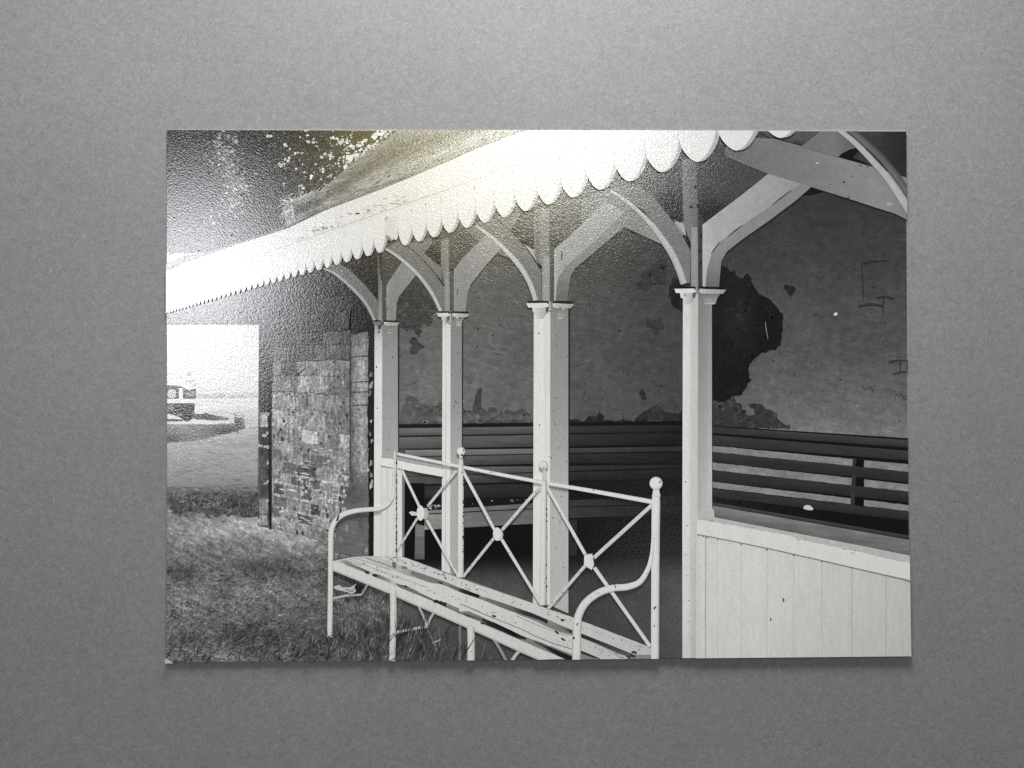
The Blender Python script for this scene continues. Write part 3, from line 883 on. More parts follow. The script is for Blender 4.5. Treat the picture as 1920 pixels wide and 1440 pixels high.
# right-hand run with light showing between the slats
def rline(yl, yr): return lambda x: yl + (yr - yl)*(x - 1333)/(1702 - 1333)
def rslat(a, b, tone, x0=1328, x1=1712, name='slat', mat=None):
    Part(name, ib, mat or M_TIMBER).poly([(x0, a(x0)), (x1, a(x1)), (x1, b(x1)), (x0, b(x0))],
         (lambda x, y: tone*ramp((y - a(x))/(b(x) - a(x)), (0, 1.12), (.5, 1), (1, .86))), grid=(40, 3)).done()
rslat(rline(800, 826), rline(812, 840), 56)
rslat(rline(816, 846), rline(835, 864), 52)
rslat(rline(848, 884.5), rline(866.5, 905), 46)
rslat(rline(882, 922), rline(902, 942), 44)
rslat(rline(916, 959), rline(931, 976), 46)
for a, b in ((rline(836, 871), rline(847, 885)), (rline(867, 908.5), rline(881, 922)), (rline(903, 947.5), rline(914, 958.5))):
    lt = lambda x, y: 128 + 26*bump2(x, y, 1540, 915, 18, 12) - 20*bump2(x, y, 1465, 880, 12, 10)
    for (x0, x1) in ((1328, 1597), (1618, 1712)):
        p = Part('gap', ib, M_PLASTER)
        p.poly(rough([(x0, a(x0)), ((x0+x1)/2, a((x0+x1)/2)), (x1, a(x1)), (x1, b(x1)), ((x0+x1)/2, b((x0+x1)/2)), (x0, b(x0))], 9, .5), lt, grid=(14, None))
        p.done()
sp = Part('support', ib, M_TIMBER, 'upright behind the slats of the right-hand run')
sp.poly([(1597, 860), (1604, 860), (1600, 957), (1592, 956)], 50)
for y in (861.5, 897.5, 935): sp.poly([(1604, y), (1618, y + 2), (1616, y + 15.5), (1602, y + 13)], 5)
sp.done()
rslat(rline(941, 1004), rline(947, 1011), 58, name='seat_board')
rslat(rline(947.5, 1012), rline(967, 1044), 112, name='seat_front')
bt = Part('shell', PRINT, M_PLAIN, 'small white scrap on the seat of the wall bench')
bt.poly(smooth_path(J((1028, 285), (1040, 265), (1065, 260), (1090, 272), (1102, 294), (1066, 297), (1028, 285)), 4)[:-1], 196); bt.done()

ft = Part('rubbish', PRINT, M_PLASTER, 'scraps of paper lying on the inner seat')
for q in range(46):
    x = rnd.uniform(805, 829) if q < 28 else rnd.uniform(878, 998)
    y = (951 if q < 28 else 941 - (x - 878)*.02) + rnd.uniform(-6, 3)
    r = rnd.uniform(.8, 3)
    ft.disc(x, y, r*1.5, r*.8, rnd.choice([15, 120, 190, 215, 60]) if q < 28 else rnd.choice([15, 15, 60, 90, 140]), 6, rot=rnd.uniform(-.5, .5), jag=.4)
ft.done()

# ------------------------------------------------------------------ pictured: posts, capitals, braces, beams
def post(label, left, right, bottom, l_tone, r_tone, groove=None, dark_right=True):
    """two faces below the capital, given as x of (left edge, arris, right edge)"""
    p = Part('post', PRINT, M_PAINT, label)
    (xl, xa, xr), (y0, y1l, y1r) = left, bottom
    if dark_right:
        p.poly([(xr - 1, y0), (xr + right, y0), (xr + right, y1r), (xr - 1, y1r)], 34)
    p.poly([(xl, y0), (xa, y0), (xa + .3, y1l), (xl - .4, y1l)], l_tone, grid=(3, 20))
    p.poly([(xa, y0), (xr, y0), (xr + 1.4, y1r), (xa + .3, y1l if y1l < y1r else y1r)], r_tone, grid=(8, 20))
    if groove:
        p.strip([(groove, y0 + 4), (groove + .5, y1l)], 1.6, lambda x, y: 196, profile=(1.08, .98, 1.08))
    return p
def specks(p, x0, x1, y0, y1, n, tones=(50, 80, 110), rmax=1.6):
    it = []
    for q in range(n):
        x = rnd.uniform(x0, x1); y = rnd.uniform(y0, y1); r = rnd.uniform(.5, rmax)
        it.append(([(x + r*math.cos(2*math.pi*k/6)*rnd.uniform(.5, 1.3), y + r*1.4*math.sin(2*math.pi*k/6)*rnd.uniform(.5, 1.3)) for k in range(6)], rnd.choice(tones)))
    p.scatter(it, 4)

# far to near
beam = Part('tie_beam', PRINT, M_BRACE, 'heavy pale beam crossing under the roof at the right')
beam.poly(H((470, 190), (640, 120), (830, 128), (1040, 185), (1310, 268), (1590, 346), (1850, 430), (1850, 748), (1740, 692), (1640, 660), (1390, 578), (1110, 490), (775, 386), (640, 332), (560, 298), (470, 262)),
          lambda x, y: ramp(x, (1370, 108), (1440, 118), (1500, 124), (1560, 130), (1640, 138), (1700, 128)), grid=(14, 14))
for (x, y, r) in H2 if False else [(1240+1357/4, 230+455/4, 2.6), (1240+1255/4, 230+470/4, 1.5), (1240+1480/4, 230+330/4, 2), (1240+1535/4, 230+340/4, 2.2), (1240+1300/4, 230+548/4, 1.4), (1240+1390/4, 230+572/4, 2.6), (1240+1420/4, 230+410/4, 1.8)]:
    beam.disc(x, y, r, r*.8, 74, 8, jag=.3)
beam.disc(1240+1155/4, 230+312/4, 3, 1.8, 185, 8, jag=.3)
beam.disc(1240+1700/4, 230+615/4, 7, 4, 160, 9, jag=.3)
beam.strip(H((1050, 190), (1180, 230), (1310, 268)), 1.2, 78, profile=(1.3, .95, 1.3))
beam.done()
b2 = Part('rafter', PRINT, M_BRACE, 'sloping timber meeting the beam near the top right corner')
b2.poly(H((1040, 186), (1190, 66), (1330, 66), (1480, 190), (1400, 210), (1340, 240), (1310, 268), (1180, 228)), lambda x, y: ramp(x, (1500, 116), (1560, 120), (1600, 96)), grid=(10, 10))
b2.done()
b3 = Part('tie_beam', PRINT, M_BRACE, 'pale beam behind the second post from the right')
b3.poly(K((-60, 250), (200, 140), (480, 330), (700, 480), (960, 470), (985, 600), (930, 600), (740, 690), (360, 515), (260, 470), (-60, 480)), lambda x, y: ramp(x, (1100, 112), (1200, 128), (1230, 142)), grid=(10, 10))
b3.poly(K((860, 450), (965, 490), (985, 610)), 168)
b3.done()
b4 = Part('tie_beam', PRINT, M_BRACE, 'beam end glimpsed between the two middle posts')
b4.poly(Mz((60, 300), (190, 260), (560, 560), (580, 640), (450, 585), (380, 540), (225, 440)), 112)
b4.poly(Mz((700, 465), (740, 480), (840, 540), (880, 680), (850, 640)), 170)
b4.poly(Mz((420, 180), (560, 130), (690, 130), (640, 230), (575, 320)), 116)
b4.done()
b5 = Part('tie_beam', PRINT, M_BRACE, 'beam end glimpsed behind the third post')
b5.poly(Lz((1090, 110), (1370, 40), (1380, 110), (1290, 215), (1480, 370), (1490, 520), (1300, 300)), 118)
b5.done()

def brace(parent, name, front, soffit=None, ft=150, st=128, line=None, grid=(10, 10)):
    p = Part(name, parent, M_BRACE)
    if soffit: p.poly(soffit, st, grid=grid)
    p.poly(front, ft, grid=grid)
    if line:
        for l in line: p.strip(l, [1.2, 2.4, 1.0], 34, profile=(1.2, .9, 1.2))
    return p.done()
def arch(parent, side, path, width, st=112, bt=185):
    """curved brace: a grey side and the lit edge of the curve"""
    p = Part('arch_brace', parent, M_BRACE)
    p.poly(side, st, grid=(10, 10))
    p.strip(smooth_path(path, 8), width, bt, profile=(.86, 1.0, 1.03, .92))
    return p.done()

def capital(parent, xa, y, lw, rw, s, tl=212, tr=168, big=False):
    """moulded capital in two halves either side of the arris"""
    s *= 1.3
    p = Part('capital', parent, M_PAINT)
    p.poly([(xa - lw - 2*s, y - 2.2*s), (xa - 2*s, y - 2.0*s), (xa - 2*s, y + 1.5*s), (xa - lw, y + 1.2*s)], 14)
    p.poly([(xa + 3*s, y - 2.2*s), (xa + rw + 2*s, y - 1.4*s), (xa + rw, y + 2*s), (xa + 3*s, y + 1.5*s)], 14)
    # left half: slab, cove, block
    p.poly([(xa - lw - 3*s, y + .8*s), (xa - 4*s, y + .4*s), (xa - 1*s, y + 4.5*s), (xa - 6*s, y + 6.5*s), (xa - lw - 1*s, y + 6*s)], tl)
    p.poly([(xa - lw + 4*s, y + 6*s), (xa - 6*s, y + 6.2*s), (xa - 5*s, y + 14*s), (xa - 9*s, y + 20*s), (xa - lw + 9*s, y + 19*s), (xa - lw + 8*s, y + 13*s), (xa - lw + 5*s, y + 12*s)], lambda x, yy: tl*ramp(x, (xa - lw + 4*s, 1.0), (xa - 5*s, .78)), grid=(3, None))
    p.poly([(xa - 6*s, y + 6.2*s), (xa - 1.5*s, y + 4.6*s), (xa - 1.5*s, y + 10*s), (xa - 5*s, y + 14*s)], tl*.42)
    # right half
    p.poly([(xa + 3*s, y + .8*s), (xa + rw + 3*s, y + 2.0*s), (xa + rw - 1*s, y + 7*s), (xa + 8*s, y + 7*s), (xa + 3*s, y + 5*s)], lambda x, yy: tr*ramp(x, (xa + 3*s, 1.22), (xa + 12*s, 1.08), (xa + rw, .98)), grid=(4, None))
    p.poly([(xa + 7*s, y + 7*s), (xa + rw - 4*s, y + 7*s), (xa + rw - 8*s, y + 12*s), (xa + rw - 10*s, y + 19*s), (xa + 9*s, y + 20*s)], lambda x, yy: tr*.9*ramp(yy, (y + 7*s, .78), (y + 14*s, 1.0), (y + 20*s, 1.04)), grid=(None, 3))
    p.strip([(xa + 10*s, y + 19.6*s), (xa + rw - 11*s, y + 19.4*s)], 1.8*s, tr*1.12, profile=(1, 1.05, .8))
    for q in range(7): p.disc(xa + rnd.uniform(-lw*.6, rw*.8), y + rnd.uniform(4, 17)*s, rnd.uniform(.6, 1.6)*s, rnd.uniform(.5, 1.3)*s, rnd.choice([40, 70, 110, 200]), 6, jag=.4)
    return p.done()

# post at the stone wall
p1 = post('white post against the stone wall, farthest from the camera', (702.8, 717.2, 746), 3.0, (610, 1045, 862),
          lambda x, y: ramp(y, (610, 150), (640, 205), (700, 222), (1045, 226)), lambda x, y: ramp(y, (610, 130), (660, 146), (860, 168)))
specks(p1, 704, 745, 640, 850, 14)
p1 = p1.done()
up = Part('upper_shaft', p1, M_BRACE)
up.poly(Lz((770, 170), (790, 160), (830, 580), (870, 900), (860, 985), (824, 985), (822, 560)), 72)
up.strip(Lz((775, 180), (790, 400), (800, 560), (800, 990)), [6, 7, 8, 8], lambda x, y: ramp(y, (470, 52), (520, 100), (560, 128), (605, 150)), profile=(.9, 1, 1.05, .8))
up.strip(Lz((800, 240), (800, 360), (818, 520)), 2.2, 14, profile=(1.2, .9, 1.2))
up.done()
brace(p1, 'straight_brace', Lz((870, 985), (868, 580), (900, 520), (1050, 300), (1200, 460), (1010, 700), (985, 780), (975, 985)), None, lambda x, y: ramp(x, (724, 146), (735, 132), (780, 140)), line=[Lz((878, 860), (880, 810))])
arch(p1, Lz((150, 380), (330, 320), (480, 420), (640, 580), (740, 700), (775, 745), (775, 960), (735, 960), (690, 850), (560, 660), (380, 500)), Lz((170, 385), (270, 430), (390, 520), (540, 660), (640, 780), (700, 890), (738, 970)), [4, 6, 6], 108, 160)
capital(p1, 717, 603, 14, 29, .86, 120, 165)

# second post
p2 = post('second white post from the stone wall, standing behind the bench', (829.8, 844.8, 865.8), 2.4, (588, 1085, 1085),
          lambda x, y: ramp(y, (588, 200), (620, 222), (1085, 230)), lambda x, y: ramp(y, (588, 132), (640, 138), (760, 150), (850, 172), (1085, 176)), groove=836)
specks(p2, 846, 865, 620, 850, 12)
p2 = p2.done()
up = Part('upper_shaft', p2, M_BRACE)
up.poly(Lz((1478, 60), (1530, 60), (1570, 60), (1580, 420), (1620, 420), (1620, 880), (1515, 880), (1510, 520), (1480, 380)), lambda x, y: ramp(x, (826, 118), (840, 132), (842, 96), (846, 78), (850, 96)), grid=(2, 14))
up.strip(Lz((1545, 420), (1550, 600), (1552, 1000)), [8, 9.5, 9.5], lambda x, y: 148, profile=(.9, 1, 1.02, .92))
up.done()
brace(p2, 'straight_brace', Lz((1624, 885), (1625, 400), (1720, 270), (1920, 70), (2060, -60), (2200, 100), (1960, 380), (1810, 570), (1775, 680), (1755, 885)), None, lambda x, y: ramp(x, (850, 150), (865, 140), (920, 152)), line=[Lz((1660, 690), (1668, 610))])
arch(p2, Lz((870, 150), (990, 70), (1120, 140), (1250, 250), (1380, 390), (1500, 540), (1515, 575), (1510, 880), (1490, 880), (1400, 700), (1250, 480), (1050, 280)), Lz((860, 165), (960, 225), (1080, 320), (1210, 440), (1330, 590), (1420, 740), (1482, 880)), [4, 6, 7, 6], 116, 186)
ln = Part('arch_line', p2, M_PLAIN); ln.strip(smooth_path(Lz((1110, 140), (1240, 250), (1370, 390), (1470, 520), (1515, 580))), [1.0, 1.6, 3.4], 18, profile=(1, 1, 1)); ln.done()
capital(p2, 844.8, 586.5, 22, 32, .95, 215, 172)

# third post
p3 = post('third white post, wide, between the two back panels of the bench', (1000.2, 1031.0, 1064.6), 3.2, (566, 1132, 1148),
          lambda x, y: ramp(x, (1000, 222), (1018, 226), (1020, 215), (1031, 222))*ramp(y, (566, .95), (600, 1), (1150, 1.02)), lambda x, y: ramp(y, (566, 126), (600, 140), (760, 152), (900, 176), (1100, 184)))
specks(p3, 1033, 1064, 600, 1100, 26)
specks(p3, 1001, 1030, 570, 1120, 8)
p3 = p3.done()
up = Part('upper_shaft', p3, M_BRACE)
up.poly(Mz((840, 100), (1020, 60), (1020, 430), (1070, 520), (1072, 1110), (930, 1110), (930, 760), (870, 660), (842, 560)), lambda x, y: ramp(x, (1000, 122), (1006, 106), (1014, 128), (1029, 126), (1030, 88), (1037, 74), (1039, 110)), grid=(2, 14))
up.strip(Mz((980, 600), (975, 800), (978, 1190)), [12, 15, 14], lambda x, y: 154, profile=(.92, 1, 1.02, .96))
up.poly(rough(Mz((880, 680), (905, 690), (940, 730), (915, 775), (880, 720)), 4, .6), 14)
up.done()
brace(p3, 'straight_brace', Mz((1070, 1110), (1068, 530), (1200, 420), (1500, 130), (1640, 0), (1860, 110), (1700, 270), (1480, 480), (1190, 740), (1120, 840), (1095, 960), (1085, 1110)),
      Mz((1085, 1110), (1095, 950), (1120, 840), (1190, 740), (1480, 480), (1860, 110), (1960, 190), (1680, 430), (1310, 740), (1255, 830), (1235, 950), (1215, 1110)), lambda x, y: ramp(x, (1038, 176), (1050, 162), (1120, 156)), lambda x, y: ramp(y, (440, 134), (520, 126), (565, 104)), line=[Mz((1148, 660), (1155, 600), (1152, 550)), Mz((1185, 725), (1192, 700))])
arch(p3, Mz((190, 250), (330, 160), (420, 190), (560, 310), (720, 470), (870, 670), (920, 775), (925, 1110), (885, 1110), (800, 920), (680, 700), (540, 530), (380, 380)), Mz((185, 265), (310, 350), (440, 460), (560, 580), (680, 720), (790, 900), (862, 1105)), [5, 7.5, 9.5, 9], 118, 192)
ln = Part('arch_line', p3, M_PLAIN); ln.strip(smooth_path(Mz((415, 190), (560, 310), (720, 475), (830, 620), (905, 740))), [1.6, 2.0, 2.8], 20, profile=(1, 1, 1)); ln.done()
capital(p3, 1031, 568, 40, 40, 1.18, 220, 168)

# nearest post
p4 = post('nearest white post, beside the boarded panel', (1278.7, 1307.0, 1332.6), 2.0, (545, 1236, 985),
          lambda x, y: ramp(x, (1278, 222), (1291, 218), (1294, 200), (1307, 196))*ramp(y, (545, .97), (700, 1), (1240, .95)), lambda x, y: ramp(x, (1307, 142), (1318, 146), (1332, 160))*ramp(y, (545, .88), (700, 1), (860, 1.16), (985, 1.22)))
p4.poly(J((350, 258), (360, 275), (380, 300), (384, 345), (262, 348), (262, 310)), 182)
specks(p4, 1284, 1300, 900, 1200, 10, (120, 140, 160))
p4 = p4.done()
up = Part('upper_shaft', p4, M_BRACE)
up.poly(K((935, -160), (1080, -160), (1105, 420), (1150, 480), (1148, 1120), (1028, 1120), (1030, 700), (960, 490)), lambda x, y: ramp(x, (1278, 124), (1291, 118), (1293, 112), (1305, 108), (1308, 60), (1313, 54), (1315, 100))*ramp(y, (290, .92), (420, 1)), grid=(2, 16))
up.strip(K((1065, 520), (1066, 700), (1070, 1190)), [11, 13, 13], lambda x, y: 146, profile=(.96, 1.02, 1.02, .94))
up.poly(rough(K((985, 620), (1010, 620), (1030, 680), (1022, 730), (985, 660)), 4, .6), 22)
for (x, y) in K((1070, 120), (1030, 320), (1100, 310), (1140, 610), (1120, 760), (1128, 880)): up.disc(x, y, 3, 4, 40, 8, jag=.35)
up.done()
brace(p4, 'straight_brace', H((302, 1240), (300, 772), (420, 680), (600, 545), (790, 392), (1110, 488), (1040, 465), (960, 520), (790, 645), (600, 775), (430, 900), (365, 1000), (335, 1100), (322, 1240)),
      H((322, 1240), (335, 1100), (365, 1000), (430, 900), (600, 775), (790, 645), (960, 520), (1040, 464), (1112, 490), (1000, 590), (800, 740), (600, 880), (480, 975), (440, 1050), (424, 1240)), lambda x, y: ramp(x, (1315, 186), (1340, 170), (1400, 164), (1480, 150)), lambda x, y: ramp(y, (350, 132), (450, 138), (500, 130), (535, 108)),
      line=[H((365, 992), (385, 960), (430, 900)), H((490, 860), (540, 820), (600, 775)), H((820, 625), (880, 578), (965, 512))])
arch(p4, K((230, 130), (480, 90), (640, 200), (780, 370), (900, 530), (1000, 700), (1028, 760), (1020, 1080), (985, 1080), (920, 900), (760, 600), (560, 360)), K((235, 160), (400, 270), (530, 385), (650, 510), (755, 650), (850, 800), (915, 950), (960, 1085)), [6, 9, 13, 12], lambda x, y: ramp(y, (350, 104), (420, 116), (530, 124)), 184)
capital(p4, 1305, 541.5, 38, 50, 1.15, 222, 160)
ar = Part('arch_brace', p4, M_BRACE, 'curved brace crossing the top right corner of the print')
ar.strip(smooth_path(H((1400, 60), (1490, 140), (1620, 260), (1740, 400), (1850, 560))), 13, lambda x, y: 98, profile=(.9, 1.1, .95, .8))
ar.strip(smooth_path(H((1310, 60), (1440, 165), (1580, 310), (1700, 450), (1850, 680))), [9, 12, 15], 172, profile=(.92, 1.03, 1.03, .95))
ar.done()

# ------------------------------------------------------------------ pictured: roof, fascia, scalloped valance
L_LINE = lambda x: 247 + .348*(1155 - x)
T_PTS = [(300, 517), (348, 494), (444, 460), (540, 429), (611, 395), (700, 362), (772, 333), (868, 292), (892, 281), (985, 247), (1010, 236)]
def thatch_t(x, y):
    yt = float(np.interp(x, [545, 597, 671, 743, 985], [380, 362, 299, 249, 190])); yb = float(np.interp(x, [p[0] for p in T_PTS], [p[1] for p in T_PTS]))
    return (y - yt)/max(4.0, yb - yt)
def thatch_tone(x, y):
    if x < 540: return 96
    t = ramp(thatch_t(x, y), (-.1, 150), (.08, 138), (.25, 112), (.42, 92), (.55, 118), (.7, 158), (.9, 150), (1.0, 110))
    return t - 50*bump2(x, y, 575, 398, 40, 11)
rf = Part('thatched_roof', PRINT, M_THATCH, 'mossy thatched roof sloping up over the shelter')
rf.poly([(300, 500), (348, 479), (400, 470), (444, 455), (500, 437), (536, 424), (534, 398), (556, 372), (597, 362), (619, 343), (671, 299), (743, 249), (760, 232), (1015, 232), (985, 248), (892, 283), (772, 335), (700, 364), (611, 397), (540, 431), (444, 462), (348, 497), (300, 520)],
        lambda x, y: thatch_tone(x, y), grid=(12, 6))
it = []
for q in range(1500):
    x = rnd.uniform(545, 985); t = rnd.random()
    yt = float(np.interp(x, [545, 597, 671, 743, 985], [380, 362, 299, 249, 236])); yb = float(np.interp(x, [p[0] for p in T_PTS], [p[1] for p in T_PTS]))
    y = yt + (yb - yt)*t
    if y < 240: continue
    a = rad(24 + rnd.gauss(0, 9))
    it.append((blade(x, y, rnd.uniform(6, 26), rnd.uniform(.8, 2.2), a), thatch_tone(x, y)*rnd.choice([.7, .8, .9, 1.05, 1.12, 1.22])))
for q in range(110):                               # frayed upper edge
    x = rnd.uniform(597, 760); y = float(np.interp(x, [597, 619, 671, 743, 760], [362, 343, 299, 249, 232])) + rnd.uniform(0, 4)
    it.append((blade(x, y, rnd.uniform(4, 11), rnd.uniform(.8, 1.8), rad(rnd.gauss(48, 22))), rnd.choice([90, 120, 150, 175])))
rf.scatter(it, 40)
rf = rf.done()
tu = Part('straw_end', rf, M_THATCH, 'frayed straw sticking out at the end of the ridge')
it = []
for q in range(90):
    u = rnd.random()
    if u < .5:
        x, y = 548 + rnd.gauss(0, 4), 380 + rnd.gauss(0, 5); a = rad(rnd.gauss(195, 32))
    else:
        x, y = 545 + rnd.gauss(0, 5), 386 + rnd.gauss(0, 6); a = rad(rnd.gauss(250, 22))
    it.append((blade(x, y, rnd.uniform(10, 40 if u > .5 else 26), rnd.uniform(1.0, 2.4), a), rnd.choice([110, 140, 165, 185, 200])))
for q in range(50):
    t = rnd.random()
    it.append((blade(550 + t*50, 376 - t*16 + rnd.gauss(0, 2), rnd.uniform(8, 18), rnd.uniform(1, 2), rad(rnd.gauss(30, 40))), rnd.uniform(120, 205)))
tu.scatter(it, 24)
tu.done()
un = Part('eave_shadow_gap', rf, M_THATCH)
un.strip([(536, 432), (575, 414), (611, 397), (640, 387), (700, 363.5), (772, 334.5), (830, 309), (868, 293), (892, 283), (930, 268)], [9, 10, 9, 6, 4, 4, 4.5, 5, 7, 4], lambda x, y: 44, profile=(1.7, .9, .7, 1.1))
un.done()

fa = Part('fascia_board', PRINT, M_PAINT, 'long white fascia board under the thatch')
fa.poly([(290, 520)] + [(x, y) for x, y in T_PTS[1:]] + [(1240, 232), (1210, 228), (290, L_LINE(290))], lambda x, y: 222, grid=(20, None))
fa.strip([(290, L_LINE(290)), (700, L_LINE(700)), (1200, L_LINE(1200))], [1.2, 2.0, 2.6], 120, profile=(1.5, .9, 1.6))
it = []
for q in range(70):
    x = rnd.uniform(560, 760); y = L_LINE(x) - rnd.uniform(3, 26)*ramp(x, (560, .6), (760, 1))
    r = rnd.uniform(.8, 3.4)
    it.append(([(x + 2.0*r*math.cos(2*math.pi*k/6)*rnd.uniform(.5, 1.3), y + r*.8*math.sin(2*math.pi*k/6)*rnd.uniform(.5, 1.3)) for k in range(6)], rnd.uniform(165, 208)))
fa.scatter(it, 8)
for (x, y, r) in (A((1280, 830))[0] + (3.4,), A((1350, 820))[0] + (2.6,), A((1310, 830))[0] + (2.4,)): fa.disc(x, y, r, r*.8, 128, 8, jag=.4)
fa.done()

val = Part('valance', PRINT, M_BOARD, 'white scalloped wooden valance along the eaves')
tipx = lambda k: -58 + 1/(.0006588 + .0000377*k)
tipy = lambda x: 262 + .285*(1460 - x)
NOTCH = .0445
val.poly([(290, L_LINE(290)), (1220, L_LINE(1220)), (1600, 100), (1600, tipy(1600) - NOTCH*1660), (1000, tipy(1000) - NOTCH*1058 + 2), (290, tipy(290) - NOTCH*348 + 1)], lambda x, y: 222, grid=(24, None))
val = val.done()
def scallop(x0, x1, xc, s, dx=0, dy=0):
    """one board end: straight sides running down into a pointed round"""
    d = NOTCH*s
    y0, y1, yc = tipy(x0) - d, tipy(x1) - d, tipy(xc)
    pts = [(x0, y0 - .9*d), (x0, y0)]
    for t in (.15, .3, .45, .6, .75, .88, .96):
        pts.append((xc + (x0 - xc)*(1 - t**1.9)**.66, y0 + (yc - y0)*t))
    pts.append((xc, yc))
    for t in (.96, .88, .75, .6, .45, .3, .15):
        pts.append((xc + (x1 - xc)*(1 - t**1.9)**.66, y1 + (yc - y1)*t))
    pts += [(x1, y1), (x1, y1 - .9*d)]
    return [(x + dx, y + dy) for x, y in pts]
KS = list(range(-4, 64))
for k in reversed(KS):
    xc = tipx(k)
    s = xc + 58
    if k == 16:
        continue
    x0, x1 = tipx(k + .5), tipx(k - .5)
    b = Part('valance_board', val, M_BOARD)
    if xc > 560:
        b.poly(scallop(x0, x1, xc, s, .0066*s, -.0009*s), lambda x, y: 170)
        b.poly(scallop(x0, x1, xc, s, .0033*s, -.0004*s), lambda x, y: 176)
    else:
        b.poly(scallop(x0, x1, xc, s, .005*s, -.0007*s), 186)
    b.poly(scallop(x0, x1, xc, s), lambda x, y: 226)
    if xc > 690:
        ny = tipy(x1) - NOTCH*s
        b.strip([(x1 - .0012*s, ny - .036*s), (x1, ny - .026*s)], .0022*s, 135, profile=(1.4, .8, 1.4))
        b.strip([(x1, ny - .012*s), (x1, ny)], .0018*s, 190, profile=(1.1, .95, 1.1))
        if rnd.random() < .3: b.disc(rnd.uniform(x0, x1), tipy(xc) - rnd.uniform(.03, .06)*s, 1.2, 1.8, 185, 6, jag=.4)
    b.done()
bk = Part('broken_board', val, M_BOARD, 'snapped-off valance board with a torn lower edge')
x0, x1 = tipx(16.5), tipx(15.5)
bk.poly([(x0, 415), (x1, 405), (x1, 446), (x1 - 3, 452), (x1 - 8, 449), (x1 - 12, 453), (x1 - 17, 450), (x1 - 20, 447), (x0, 441)], 214)
bk.poly([(x0 + 1, 441), (x0 + 9, 446), (x0 + 13, 452), (x0 + 6, 452)], 130)
bk.done()

# ------------------------------------------------------------------ pictured: low panels
fp = Part('low_rail', PRINT, M_PAINT, 'short white rail and panel between the two farthest posts')
fp.poly(F((395, 180), (525, 205), (530, 760), (395, 760)), lambda x, y: ramp(x, (717, 212), (722, 222), (728, 205), (733, 222), (741, 212), (748, 222), (757, 216)), grid=(2, None))
fp.poly(F((395, 112), (500, 112), (640, 135), (785, 175), (785, 205), (640, 178), (500, 150), (395, 135)), 168)
fp.poly(rough(F((393, 128), (470, 135), (520, 150), (640, 172), (785, 200), (785, 248), (640, 222), (520, 200), (393, 178)), 6, .5), 228)
fp.poly(F((525, 205), (542, 210), (542, 745), (528, 745)), 120)
fp.poly(F((395, 178), (470, 190), (470, 196), (395, 184)), 130)
fp.done()

rp = Part('boarded_panel', PRINT, M_PAINT, 'white boarded panel filling the lower right of the shelter front')
rp.poly([(1304, 985), (1712, 1070), (1712, 1245), (1303, 1245)], lambda x, y: ramp(x, (1304, 206), (1420, 210), (1560, 200), (1705, 190))*ramp(y - (985 + (x - 1304)*.21), (0, .96), (30, 1), (250, 1)), grid=(20, 20))
for jx, t in ((265, 190), (300, 208), (318, 162), (330, 198), (404, 192), (575, 190), (762, 187), (955, 186), (1160, 182), (1378, 174), (1624, 170)):
    x = 1240 + jx/3.892
    y0 = 985 + (x - 1304)*.214
    rp.strip([(x, y0), (x, y0 + 60), (x - .8, 1150), (x - .4, 1245)], 2.2, t, profile=(1.12, .97, 1.12))
    rp.disc(x, y0 + 16 - 1, 1.8, 4, 110, 8)
rp.disc(1240 + 880/3.892, 880 + 945/3.892, 1.8, 3.4, 92, 7, jag=.3)
rp.disc(1240 + 788/3.892, 880 + 1084/3.892, 1.8, 3.4, 92, 7, jag=.3)
rp = rp.done()
sl = Part('sill', rp, M_PAINT, 'white sill rail along the top of the boarded panel')
sl.poly(J((258, 348), (300, 336), (380, 345), (900, 448), (1400, 545), (1830, 632), (1830, 690), (258, 400)), lambda x, y: 178, grid=(20, None))
top = rough(J((255, 362), (480, 400), (700, 440), (900, 475), (1000, 510), (1150, 540), (1400, 590), (1600, 640), (1830, 686)), 6, .6, closed=False)
sl.poly(top + J((1830, 806), (1600, 762), (1200, 668), (800, 578), (500, 515), (255, 468)), lambda x, y: 212, grid=(20, None))
sl.strip(J((255, 470), (500, 518), (800, 580), (1200, 671), (1600, 764), (1740, 795), (1830, 825)), [2, 2.4, 3.4], 104, profile=(1.6, .9, 1.5))
it = []
for q in range(60):
    x = rnd.uniform(1310, 1700); y = 972 + (x - 1308)*.205 + rnd.gauss(0, 3) - 2
    r = rnd.uniform(.6, 2.2)
    it.append(([(x + 2.6*r*math.cos(2*math.pi*k/6)*rnd.uniform(.5, 1.3), y + (r*.7*math.sin(2*math.pi*k/6) + .5*r*math.cos(2*math.pi*k/6))*rnd.uniform(.5, 1.3)) for k in range(6)], rnd.choice([150, 165, 190, 200])))
sl.scatter(it, 8)
sl.done()

# ------------------------------------------------------------------ pictured: iron garden bench
gb = Part('garden_bench', PRINT, M_PAINT, 'white painted iron bench with crossed-bar back standing in the grass')
